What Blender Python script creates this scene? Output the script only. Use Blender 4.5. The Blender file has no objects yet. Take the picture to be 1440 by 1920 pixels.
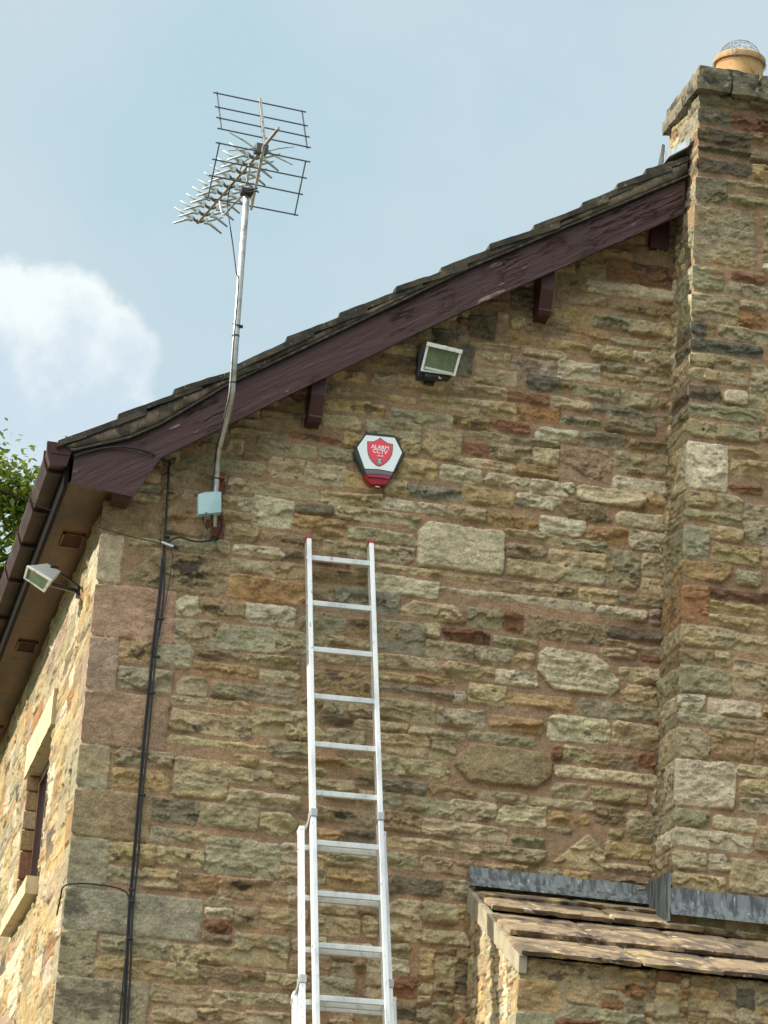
import bpy, bmesh, math, random
import numpy as np
from mathutils import Vector, Matrix

# ------------------------------------------------------------------ camera
sc = bpy.context.scene
C = sc.collection
CC = np.array([720., 960.])
_vz = np.array([1890., -16284.]) - CC
_vy = np.array([-580., 2750.]) - CC
F = math.sqrt(-(_vz @ _vy))
Zc = np.array([*_vz, F]); Zc /= np.linalg.norm(Zc)
Yc = np.array([*_vy, F]); Yc /= np.linalg.norm(Yc)
Yc -= Zc * (Yc @ Zc); Yc /= np.linalg.norm(Yc)
Xc = np.cross(Yc, Zc)
R = np.array([Xc, Yc, Zc])
CAM = np.array([-1.534, -15.6, 1.6])
cd = bpy.data.cameras.new('camera')
cam = bpy.data.objects.new('camera', cd); C.objects.link(cam)
cd.sensor_fit = 'VERTICAL'; cd.sensor_height = 24; cd.lens = F * 24 / 1920
cd.clip_start = 0.1; cd.clip_end = 3000
m = Matrix([[R[i][0], -R[i][1], -R[i][2], CAM[i]] for i in range(3)] + [[0, 0, 0, 1]])
cam.matrix_world = m
sc.camera = cam

# ------------------------------------------------------------------ light
SUN = Vector((-0.855, 0.108, 0.52)).normalized()
sl = bpy.data.lights.new('sun', 'SUN'); sl.energy = 4.6; sl.angle = math.radians(0.55); sl.color = (1, .93, .78)
so = bpy.data.objects.new('sun', sl); C.objects.link(so)
so.rotation_euler = SUN.to_track_quat('Z', 'Y').to_euler(); so.location = (-20, 5, 20)
sc.view_settings.view_transform = 'Standard'; sc.view_settings.look = 'None'
sc.view_settings.exposure = 0.72; sc.view_settings.gamma = 1
w = bpy.data.worlds.new('World'); sc.world = w; w.use_nodes = True
nt = w.node_tree; nt.nodes.clear()
def N(t, **k):
    n = nt.nodes.new(t)
    for a, b in k.items(): setattr(n, a, b)
    return n
def L(a, b): nt.links.new(a, b)
def MATH(op, a, b=None, c=None):
    n = N('ShaderNodeMath', operation=op)
    for i, v in enumerate((a, b, c)):
        if v is None: continue
        if isinstance(v, (int, float)): n.inputs[i].default_value = v
        else: L(v, n.inputs[i])
    return n.outputs[0]
def MIXC(f, a, b):
    n = N('ShaderNodeMix', data_type='RGBA')
    if isinstance(f, (int, float)): n.inputs[0].default_value = f
    else: L(f, n.inputs[0])
    for i, v in ((6, a), (7, b)):
        if isinstance(v, tuple): n.inputs[i].default_value = (*v, 1)
        else: L(v, n.inputs[i])
    return n.outputs[2]
def SMOOTH(v, a, b, lo=0., hi=1.):
    n = N('ShaderNodeMapRange', interpolation_type='SMOOTHSTEP')
    L(v, n.inputs[0]); n.inputs[1].default_value = a; n.inputs[2].default_value = b
    n.inputs[3].default_value = lo; n.inputs[4].default_value = hi
    return n.outputs[0]
def NOISE(vec, scale, detail=4, rough=.5):
    n = N('ShaderNodeTexNoise'); L(vec, n.inputs['Vector']); n.inputs['Scale'].default_value = scale
    n.inputs['Detail'].default_value = detail; n.inputs['Roughness'].default_value = rough
    return n.outputs[0]
sky = N('ShaderNodeTexSky', sky_type='NISHITA', sun_disc=False)
sky.sun_elevation = math.asin(SUN.z); sky.sun_rotation = math.atan2(SUN.x, SUN.y)
sky.air_density = 1.0; sky.dust_density = 2.0; sky.ozone_density = 1.0
tc = N('ShaderNodeTexCoord'); GEN = tc.outputs['Generated']
def DOT(v):
    n = N('ShaderNodeVectorMath', operation='DOT_PRODUCT'); L(GEN, n.inputs[0]); n.inputs[1].default_value = v
    return n.outputs['Value']
def raydir(px, py):
    d = R @ np.array([px - CC[0], py - CC[1], F]); return d / np.linalg.norm(d)
# thin high haze veil over the blue, and one cumulus low in the west
veil = NOISE(GEN, 7.0, 5, .5)
thin = MIXC(SMOOTH(veil, .35, .7), (3.1, 4.2, 4.6), (3.9, 4.5, 4.8))
base = MIXC(.88, sky.outputs[0], thin)
cdir = Vector(raydir(72, 705)); cr = cdir.cross(Vector((0, 0, 1))).normalized(); cu = cr.cross(cdir).normalized()
n1 = NOISE(GEN, 28, 7, .58); n2 = NOISE(GEN, 75, 6, .6)
K = F / 1000.
u = MATH('MULTIPLY', DOT(tuple(cr)), K); v = MATH('MULTIPLY', DOT(tuple(cu)), K)
wob = MATH('ADD', MATH('MULTIPLY', MATH('SUBTRACT', n1, .5), .62), MATH('MULTIPLY', MATH('SUBTRACT', n2, .5), .42))
def blob(cx, cy, rx, ry):
    a = MATH('DIVIDE', MATH('SUBTRACT', u, cx), rx); b = MATH('DIVIDE', MATH('SUBTRACT', v, cy), ry)
    return MATH('SUBTRACT', 1.0, MATH('SQRT', MATH('ADD', MATH('MULTIPLY', a, a), MATH('MULTIPLY', b, b))))
bl = MATH('MAXIMUM', MATH('MAXIMUM', blob(-.10, .0, .27, .20), blob(.03, .02, .19, .185)), blob(.14, -.11, .14, .12))
bw = MATH('ADD', bl, wob)
front = MATH('GREATER_THAN', DOT(tuple(cdir)), 0.0)
mask = MATH('MULTIPLY', MATH('MULTIPLY', SMOOTH(bw, -.04, .2), front), SMOOTH(v, -.26, -.02, .5, .95))
body = SMOOTH(MATH('ADD', MATH('ADD', MATH('MULTIPLY', bw, .5), MATH('MULTIPLY', u, .9)), MATH('ADD', MATH('MULTIPLY', v, -1.7), MATH('MULTIPLY', MATH('SUBTRACT', n1, .5), 1.3))), -.05, .50)
cloudc = MIXC(body, (5.4, 5.8, 5.85), (3.7, 4.4, 5.0))
ccol = MIXC(mask, base, cloudc)
low = MATH('MULTIPLY', SMOOTH(MATH('ADD', blob(.12, -.28, .42, .17), wob), -.1, .5, 0, .5), front)
ccol = MIXC(low, ccol, (4.6, 5.2, 5.4))
# unseen bright cloud added high behind the camera to light the gable relief
fill_cloud = MATH('ADD', DOT(tuple(Vector((-.36, -.50, .79)).normalized())), MATH('MULTIPLY', MATH('SUBTRACT', NOISE(GEN, 5, 5, .6), .5), .12))
ccol = MIXC(SMOOTH(fill_cloud, .80, .93), ccol, (21., 20.6, 19.6))
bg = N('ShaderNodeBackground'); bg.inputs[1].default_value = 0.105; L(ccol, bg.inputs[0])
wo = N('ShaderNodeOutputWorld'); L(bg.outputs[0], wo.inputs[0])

# ------------------------------------------------------------------ helpers
random.seed(7); rng = np.random.default_rng(11)
def plane_pt(px, py, p0, n):
    d = R @ np.array([px - CC[0], py - CC[1], F]); n = np.array(n, float)
    t = ((np.array(p0, float) - CAM) @ n) / (d @ n); return CAM + d * t
def at(px, py, ax=1, v=0.):
    """where a sight line meets the plane axis=v (the real wall planes)"""
    n = [0, 0, 0]; n[ax] = 1; p = [0, 0, 0]; p[ax] = v
    return plane_pt(px, py, p, n)
def lin(c):
    return tuple((x / 255 / 12.92 if x / 255 <= .04045 else ((x / 255 + .055) / 1.055) ** 2.4) for x in c)

def thing(name, label, cat, loc=(0, 0, 0), group=None):
    o = bpy.data.objects.new(name, None); C.objects.link(o); o.location = loc
    o.empty_display_size = .1; o['label'] = label; o['category'] = cat
    if group: o['group'] = group
    return o
def top_loc(o):
    while o.parent: o = o.parent
    return np.array(o.location)
def mesh(name, verts, faces, mat, parent=None, smooth=False, loc=None):
    verts = np.array(verts, float)
    off = top_loc(parent) if parent else np.array(loc if loc is not None else verts.mean(0) * 0)
    me = bpy.data.meshes.new(name); me.from_pydata((verts - off).tolist(), [], [list(map(int, f)) for f in faces]); me.validate(); me.update()
    if smooth: me.polygons.foreach_set('use_smooth', [True] * len(me.polygons))
    me.materials.append(mat)
    o = bpy.data.objects.new(name, me); C.objects.link(o)
    if parent: o.parent = parent
    else: o.location = off
    return o
def tag(o, label, cat, group=None, kind=None):
    if label: o['label'] = label
    if cat: o['category'] = cat
    if group: o['group'] = group
    if kind: o['kind'] = kind
    return o
class MB:
    def __init__(s): s.v = []; s.f = []
    def add(s, v, f):
        n = len(s.v); s.v += [tuple(map(float, p)) for p in v]; s.f += [[i + n for i in q] for q in f]; return s
    def box(s, c, dx, dy, dz, bev=0.0):
        """box with centre c and half-axis vectors; optional chamfer"""
        c = np.array(c, float); A = [np.array(d, float) for d in (dx, dy, dz)]
        bm = bmesh.new(); bmesh.ops.create_cube(bm, size=2)
        if bev:
            Ls = [np.linalg.norm(a) for a in A]
            for vv in bm.verts: vv.co = Vector([vv.co[i] * Ls[i] for i in range(3)])
            bmesh.ops.bevel(bm, geom=bm.edges[:], offset=bev, segments=2, profile=.6, affect='EDGES')
            U = [a / l for a, l in zip(A, Ls)]
            V = [c + U[0] * vv.co.x + U[1] * vv.co.y + U[2] * vv.co.z for vv in bm.verts]
        else:
            V = [c + A[0] * vv.co.x + A[1] * vv.co.y + A[2] * vv.co.z for vv in bm.verts]
        bm.verts.index_update()
        s.add(V, [[q.index for q in fc.verts] for fc in bm.faces]); bm.free(); return s
    def abox(s, x0, x1, y0, y1, z0, z1, bev=0.0):
        return s.box(((x0 + x1) / 2, (y0 + y1) / 2, (z0 + z1) / 2), ((x1 - x0) / 2, 0, 0), (0, (y1 - y0) / 2, 0), (0, 0, (z1 - z0) / 2), bev)
    def bar(s, a, b, w, h, up=(0, 0, 1), bev=0.0):
        a = np.array(a, float); b = np.array(b, float); d = b - a; l = np.linalg.norm(d); d /= l
        sd = np.cross(d, up); sd /= np.linalg.norm(sd); u2 = np.cross(sd, d)
        return s.box((a + b) / 2, d * l / 2, sd * w / 2, u2 * h / 2, bev)
    def prism(s, poly, dvec):
        """extrude polygon (3D points) by dvec"""
        n = len(poly); P = [np.array(p, float) for p in poly]; Q = [p + np.array(dvec, float) for p in P]
        f = [list(range(n)), list(range(2 * n - 1, n - 1, -1))] + [[i, i + n, (i + 1) % n + n, (i + 1) % n] for i in range(n)]
        return s.add(P + Q, [q[::-1] for q in f])
    def tube(s, pts, r, n=8, caps=True):
        P = [np.array(p, float) for p in pts]; k = len(P)
        rs = r if isinstance(r, (list, tuple)) else [r] * k
        T = [P[min(i + 1, k - 1)] - P[max(i - 1, 0)] for i in range(k)]; T = [t / (np.linalg.norm(t) + 1e-9) for t in T]
        up = np.array([0, 0, 1.]) if abs(T[0][2]) < .9 else np.array([1., 0, 0])
        a = np.cross(T[0], up); a /= np.linalg.norm(a); V = []
        for i in range(k):
            a = a - T[i] * (a @ T[i]); a /= np.linalg.norm(a); b = np.cross(T[i], a)
            for j in range(n):
                th = 2 * math.pi * j / n; V.append(P[i] + (a * math.cos(th) + b * math.sin(th)) * rs[i])
        f = [[i * n + j, i * n + (j + 1) % n, (i + 1) * n + (j + 1) % n, (i + 1) * n + j] for i in range(k - 1) for j in range(n)]
        if caps: f += [list(range(n))[::-1], [(k - 1) * n + j for j in range(n)]]
        return s.add(V, f)
    def lathe(s, c, prof, n=40):
        c = np.array(c, float); V = []; k = len(prof)
        for r_, z_ in prof:
            for j in range(n):
                th = 2 * math.pi * j / n; V.append(c + np.array([r_ * math.cos(th), r_ * math.sin(th), z_]))
        f = [[i * n + j, i * n + (j + 1) % n, (i + 1) * n + (j + 1) % n, (i + 1) * n + j] for i in range(k - 1) for j in range(n)]
        return s.add(V, f)
    def build(s, name, mat, parent=None, smooth=False, **k):
        o = mesh(name, s.v, s.f, mat, parent, smooth, **k)
        if smooth:
            try:
                with bpy.context.temp_override(object=o, selected_editable_objects=[o]): pass
            except Exception: pass
        return o
def smooth_curve(pts, n=8):
    P = [np.array(p, float) for p in pts]; P = [2 * P[0] - P[1]] + P + [2 * P[-1] - P[-2]]; out = []
    for i in range(1, len(P) - 2):
        for j in range(n):
            t = j / n; a, b, c, d = P[i - 1:i + 3]
            out.append(.5 * (2 * b + (c - a) * t + (2 * a - 5 * b + 4 * c - d) * t * t + (3 * b - a - 3 * c + d) * t ** 3))
    out.append(P[-2]); return out

# ------------------------------------------------------------------ materials
def material(name, col, rough=.6, metal=0., spec=.5, var=None, bump=None, scale=(1, 1, 1), rotx=None, extra=None):
    """var=(noise scale, colour2, lo, hi[, detail]); bump=(scale, strength, distance)"""
    global nt
    M = bpy.data.materials.new(name); M.use_nodes = True; keep = nt; nt = M.node_tree
    P = nt.nodes['Principled BSDF']; P.inputs['Roughness'].default_value = rough; P.inputs['Metallic'].default_value = metal
    P.inputs['Specular IOR Level'].default_value = spec
    t = N('ShaderNodeTexCoord'); mp = N('ShaderNodeMapping'); L(t.outputs['Object'], mp.inputs[0]); mp.inputs['Scale'].default_value = scale
    if rotx: mp.inputs['Rotation'].default_value = rotx
    vec = mp.outputs[0]; c = col
    for q in (var or []):
        f = SMOOTH(NOISE(vec, q[0], q[4] if len(q) > 4 else 5, .6), q[2], q[3])
        c = MIXC(f, c, q[1])
    if isinstance(c, tuple): P.inputs['Base Color'].default_value = (*c, 1)
    else: L(c, P.inputs['Base Color'])
    h = None
    for q in (bump or []):
        b = N('ShaderNodeBump'); b.inputs['Strength'].default_value = q[1]; b.inputs['Distance'].default_value = q[2]
        L(NOISE(vec, q[0], 5, .6), b.inputs['Height'])
        if h is not None: L(h, b.inputs['Normal'])
        h = b.outputs[0]
    if h is not None: L(h, P.inputs['Normal'])
    if extra: extra(P, vec)
    nt = keep
    return M

def stone_extra(P, vec):
    a = N('ShaderNodeAttribute', attribute_name='stone_colour')
    fine = NOISE(vec, 95, 6, .65); mid = NOISE(vec, 22, 5, .6)
    k = MATH('MULTIPLY', SMOOTH(fine, .28, .72, .72, 1.26), SMOOTH(mid, .3, .7, .84, 1.15))
    n = N('ShaderNodeVectorMath', operation='SCALE'); L(a.outputs['Color'], n.inputs[0]); L(k, n.inputs['Scale'])
    # quartz grains and small dark pits
    g = SMOOTH(NOISE(vec, 260, 2, .5), .66, .74)
    c = MIXC(MATH('MULTIPLY', g, .35), n.outputs[0], (.62, .56, .42))
    pit = SMOOTH(NOISE(vec, 48, 6, .7), .30, .35, 1, 0)
    c = MIXC(MATH('MULTIPLY', pit, .6), c, (.035, .03, .024))
    L(c, P.inputs['Base Color'])
    b = N('ShaderNodeBump'); b.inputs['Strength'].default_value = .9; b.inputs['Distance'].default_value = .011; L(NOISE(vec, 60, 7, .68), b.inputs['Height'])
    b2 = N('ShaderNodeBump'); b2.inputs['Strength'].default_value = .6; b2.inputs['Distance'].default_value = .002; L(NOISE(vec, 260, 4, .6), b2.inputs['Height'])
    L(b.outputs[0], b2.inputs['Normal']); L(b2.outputs[0], P.inputs['Normal'])
M_STONE = material('rubble_stone', (.3, .25, .17), .93, spec=.2, extra=stone_extra)
M_STONE2 = M_STONE.copy(); M_STONE2.name = 'worn_rubble_stone'
for n_ in M_STONE2.node_tree.nodes:
    if n_.type == 'BUMP': n_.inputs['Strength'].default_value *= .38
M_ROUGHCORE = material('plain_stone', (.24, .2, .14), .95, spec=.2, var=[(6, (.15, .12, .08), .4, .6), (1.5, (.3, .22, .12), .4, .6)], bump=[(18, .8, .02), (90, .5, .004)])
M_GRIT = material('weathered_gritstone', (.17, .15, .105), .95, spec=.2, var=[(9, (.045, .042, .036), .45, .62), (30, (.28, .26, .2), .58, .66), (5, (.22, .19, .10), .5, .7)], bump=[(25, .8, .015), (120, .6, .004)])
M_ROOF = material('stone_roof_slate', (.075, .064, .05), .9, spec=.25, var=[(10, (.04, .037, .033), .42, .6), (26, (.22, .2, .16), .62, .7), (4, (.15, .12, .06), .55, .7)], bump=[(30, .7, .01), (130, .5, .003)])
M_LSLATE = material('lichened_roof_slate', (.27, .20, .13), .9, spec=.25, var=[(3.5, (.13, .10, .075), .44, .58), (8, (.42, .31, .17), .5, .66), (5, (.19, .13, .10), .55, .66), (12, (.50, .48, .40), .64, .68), (5, (.05, .045, .04), .60, .68)], bump=[(35, .6, .006), (140, .5, .003)])
M_MORTAR = material('verge_mortar', (.16, .125, .09), .95, spec=.2, var=[(8, (.055, .047, .038), .42, .6), (28, (.26, .22, .17), .6, .68), (4, (.24, .17, .08), .58, .7)], bump=[(35, .8, .01), (140, .5, .003)])
M_CEMENT = material('cement_render', (.33, .29, .21), .9, spec=.2, var=[(7, (.24, .20, .14), .45, .65), (30, (.16, .13, .09), .63, .70)], bump=[(40, .5, .006), (160, .4, .002)])
M_LINTEL = material('dressed_sandstone', (.52, .44, .29), .9, spec=.2, var=[(8, (.36, .28, .15), .5, .7), (40, (.25, .2, .12), .64, .7)], bump=[(60, .4, .003)])
def barge_extra(P, vec):
    # vec is rotated so x runs along the slope
    mp = N('ShaderNodeMapping'); L(vec, mp.inputs[0]); mp.inputs['Scale'].default_value = (1.0, 1, 9)
    nz = NOISE(mp.outputs[0], 3.2, 7, .62)
    crack = SMOOTH(MATH('ABSOLUTE', MATH('SUBTRACT', nz, .52)), 0, .03, 1, 0)
    patch = SMOOTH(NOISE(vec, 1.7, 3, .5), .49, .6)
    crack = MATH('MULTIPLY', crack, patch)
    flake = MATH('MULTIPLY', SMOOTH(nz, .63, .655), SMOOTH(NOISE(vec, 2.3, 2, .5), .53, .57))
    c = MIXC(crack, (.056, .026, .026), (.008, .005, .005)); c = MIXC(flake, c, (.30, .22, .2))
    c = MIXC(SMOOTH(NOISE(vec, 4, 4, .6), .45, .75, 0, .35), c, (.07, .018, .022))
    L(c, P.inputs['Base Color'])
    b = N('ShaderNodeBump'); b.inputs['Strength'].default_value = .8; b.inputs['Distance'].default_value = .011; L(MATH('SUBTRACT', nz, MATH('MULTIPLY', crack, .5)), b.inputs['Height']); L(b.outputs[0], P.inputs['Normal'])
M_BARGE = material('maroon_gloss_paint', (.075, .034, .045), .42, spec=.3, rotx=(0, math.radians(32.8), 0), extra=barge_extra)
M_MAROON = material('maroon_paint', (.055, .02, .021), .42, spec=.3, var=[(9, (.045, .018, .02), .45, .65)], bump=[(30, .25, .004)])
M_SOFFIT = material('varnished_brown_soffit', (.078, .036, .017), .42, spec=.12, var=[(2.2, (.035, .018, .010), .42, .62), (1.2, (.16, .085, .042), .5, .7)], bump=[(5, .25, .01)], scale=(2.2, .5, 1))
M_GUTTER = material('brown_plastic_gutter', (.045, .026, .022), .45, spec=.1, var=[(3, (.10, .065, .055), .5, .7), (40, (.03, .018, .016), .55, .7)])
M_LEAD = material('weathered_lead', (.17, .19, .195), .55, metal=.1, var=[(30, (.06, .068, .075), .40, .60), (50, (.33, .37, .36), .57, .70)], bump=[(10, .35, .01)], scale=(1, 1, .13))
M_LEADFLAT = material('bright_lead', (.34, .38, .40), .38, metal=.35, var=[(9, (.2, .23, .25), .45, .65)], bump=[(12, .3, .006)])
M_ALU = material('aluminium', (.72, .74, .74), .42, metal=.3, var=[(10, (.52, .54, .55), .4, .7), (45, (.34, .35, .35), .62, .70)], scale=(1, 1, .3))
M_ALUD = material('dull_rung_aluminium', (.66, .67, .66), .45, metal=.3, var=[(20, (.5, .5, .48), .5, .7)])
M_GALV = material('galvanised_steel', (.50, .50, .49), .38, metal=.8, var=[(14, (.3, .29, .26), .5, .66), (4, (.42, .38, .25), .55, .7)], bump=[(60, .2, .001)])
M_ROD = material('dark_steel_rod', (.10, .105, .13), .45, metal=.5)
M_SQALU = material('square_aluminium_tube', (.42, .39, .36), .4, metal=.6, var=[(20, (.24, .21, .19), .5, .65)])
M_DIR = material('grey_director_rod', (.46, .5, .5), .45, metal=.4, var=[(30, (.2, .22, .22), .5, .7)])
M_CLIP = material('grey_plastic_clip', (.46, .52, .50), .5, var=[(40, (.34, .39, .38), .45, .65)])
M_CLIPD = material('dark_grey_plastic', (.07, .085, .09), .45)
M_BLACK = material('black_plastic', (.012, .013, .015), .35)
M_CABLE = material('black_cable', (.014, .015, .018), .45)
M_STEELCL = material('zinc_clamp', (.6, .6, .6), .3, metal=.8)
M_RUST = material('rust_red_bracket_paint', (.14, .035, .022), .7, var=[(30, (.22, .08, .03), .5, .65)], bump=[(60, .4, .003)])
M_BOX = material('pale_blue_grey_plastic', (.36, .52, .56), .45, var=[(8, (.30, .45, .50), .45, .7)])
M_WHITE = material('white_plastic', (.80, .86, .88), .35)
M_RED = material('red_shield_print', (.78, .06, .10), .4)
M_REDLENS = material('red_lens_plastic', (.30, .004, .012), .15)
M_REDLENS2 = material('dull_red_lens_face', (.32, .03, .06), .25)
M_DGREY = material('dark_grey_plastic_rim', (.03, .036, .04), .35)
M_PRINT = material('white_print', (.85, .82, .82), .5)
M_PRINTD = material('grey_print', (.13, .14, .15), .5)
M_FLOODW = material('white_flood_frame', (.74, .76, .74), .4, var=[(30, (.5, .48, .42), .6, .68)])
M_FLOODD = material('dulled_flood_frame', (.46, .48, .46), .5, var=[(30, (.28, .27, .24), .5, .66)])
M_FLOODG = material('aged_flood_glass', (.10, .135, .085), .12, var=[(14, (.14, .175, .11), .4, .7), (60, (.2, .22, .16), .62, .7)])
M_FLOODB = material('black_flood_body', (.02, .024, .035), .4)
M_FLOODA = material('cast_aluminium_body', (.32, .35, .37), .5, metal=.2, var=[(25, (.35, .36, .36), .55, .68)], bump=[(50, .3, .003)])
M_REFL = material('lamp_reflector', (.7, .72, .68), .4, metal=.5, bump=[(70, .6, .004)])
M_POT = material('buff_terracotta', (.46, .30, .14), .85, spec=.2, var=[(5, (.38, .20, .10), .48, .7), (16, (.22, .10, .06), .56, .72), (3, (.62, .42, .2), .5, .7)], bump=[(50, .2, .003)], scale=(1, 1, .4))
M_WIRE = material('galvanised_wire', (.4, .42, .45), .4, metal=.7)
M_FRAME = material('brown_window_frame', (.09, .045, .032), .4)
M_GLASS = material('dark_window_glass', (.02, .024, .026), .06, spec=.8)
M_GRASS = material('grass', (.09, .12, .035), .95, var=[(.6, (.14, .14, .06), .4, .6), (9, (.05, .08, .02), .4, .7)], bump=[(30, .6, .03)])
M_DRIVE = material('gravel_drive', (.20, .17, .13), .95, var=[(40, (.15, .12, .09), .4, .6)], bump=[(60, .8, .01)])
M_BARK = material('bark', (.09, .07, .05), .95, bump=[(20, .8, .02)], scale=(3, 3, .6))
def leaf_mat(name, c, c2):
    def ex(P, vec):
        nd = N('ShaderNodeNewGeometry'); o = N('ShaderNodeValToRGB'); L(nd.outputs['Random Per Island'], o.inputs[0])
        o.color_ramp.elements[0].color = (*c, 1); o.color_ramp.elements[1].color = (*c2, 1); L(o.outputs[0], P.inputs['Base Color'])
        tr = N('ShaderNodeBsdfTranslucent'); L(o.outputs[0], tr.inputs[0]); mx = N('ShaderNodeMixShader'); mx.inputs[0].default_value = .4
        L(P.outputs[0], mx.inputs[1]); L(tr.outputs[0], mx.inputs[2]); out = [x for x in nt.nodes if x.type == 'OUTPUT_MATERIAL'][0]; L(mx.outputs[0], out.inputs[0])
    return material(name, c, .4, extra=ex)
M_LEAF = leaf_mat('leaves', (.05, .12, .015), (.32, .36, .05))

# ------------------------------------------------------------------ stonework
RES = .005
def vnoise(shape, lu, lv, seed):
    """smooth value noise with feature size lu x lv metres on the RES grid"""
    r = np.random.default_rng(seed); h, wd = shape
    gu = int(wd * RES / lu) + 4; gv = int(h * RES / lv) + 4; g = r.random((gv, gu))
    x = np.arange(wd) * RES / lu; y = np.arange(h) * RES / lv
    xi = x.astype(int); yi = y.astype(int); fx = x - xi; fy = y - yi
    fx = fx * fx * (3 - 2 * fx); fy = (fy * fy * (3 - 2 * fy))[:, None]
    a = g[np.ix_(yi, xi)]; b = g[np.ix_(yi, xi + 1)]; c = g[np.ix_(yi + 1, xi)]; d = g[np.ix_(yi + 1, xi + 1)]
    return (a * (1 - fx) + b * fx) * (1 - fy) + (c * (1 - fx) + d * fx) * fy - .5
def fbm(shape, lu, lv, seed, octv=4, gain=.5):
    o = np.zeros(shape); amp = 1
    for i in range(octv): o += vnoise(shape, lu / 2 ** i, lv / 2 ** i, seed + i * 17) * amp; amp *= gain
    return o
PAL = dict(g=(152, 145, 120), G=(128, 124, 108), b=(166, 151, 119), y=(170, 147, 104), n=(143, 123, 96), o=(158, 116, 74),
           r=(134, 94, 72), d=(106, 97, 84), D=(98, 98, 93), P=(158, 130, 111), p=(152, 133, 118), w=(186, 176, 152), W=(184, 174, 150),
           k=(154, 134, 104), K=(154, 134, 104), m=(142, 133, 114), O=(160, 132, 90))
WARM = np.array([1.05, 1.0, .87]) * .97
def tone(v, s_=.76):
    v = np.array(lin(v)); l_ = v @ np.array([.2, .7, .1]); return (l_ + (v - l_) * s_) * WARM * 1.10
PALL = {k: tone(v) for k, v in PAL.items()}
def fill(W0, W1, H0, H1, taken, seed, avoid=None, wr=(.12, .42), hr=(.05, .15), wt=None, mn_=(4, 3)):
    """pack random snecked rubble round the stones already placed (1 cm grid)"""
    r = random.Random(seed); cell = .01; nu = int((W1 - W0) / cell); nv = int((H1 - H0) / cell)
    occ = np.zeros((nv, nu), bool); gp = .014
    for (a, b, c, d, *_) in taken:
        i0 = max(0, int((a - W0 - gp) / cell)); i1 = min(nu, int(math.ceil((c - W0 + gp) / cell)))
        j0 = max(0, int((b - H0 - gp) / cell)); j1 = min(nv, int(math.ceil((d - H0 + gp) / cell)))
        if i1 > i0 and j1 > j0: occ[j0:j1, i0:i1] = True
    out = []
    wt = wt or dict(b=32, g=26, y=12, n=11, w=6, o=4, r=4, d=3, G=5, k=3, p=2)
    ks = list(wt); vs = list(wt.values())
    for j in range(nv):
        i = 0
        while i < nu:
            if occ[j, i]: i += 1; continue
            tw = int(r.uniform(*wr) / cell); e = i
            while e < nu and not occ[j, e] and e - i < tw: e += 1
            if nu - e < 6 and not occ[j, e:nu].any(): e = nu
            ww = e - i
            if ww < 4: occ[j, i:e] = True; i = e; continue
            th = int(r.uniform(*hr) / cell)
            if ww < 10: th = min(th, ww + 2)
            jj = j
            while jj < nv and jj - j < th and not occ[jj, i:e].any(): jj += 1
            hh = jj - j
            occ[j:jj, i:e] = True
            if hh >= mn_[1] and ww >= mn_[0]:
                out.append((W0 + i * cell + .007, H0 + j * cell + .007, W0 + e * cell - .007, H0 + jj * cell - .007, r.choices(ks, vs)[0]))
            i = e
    return out
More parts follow.
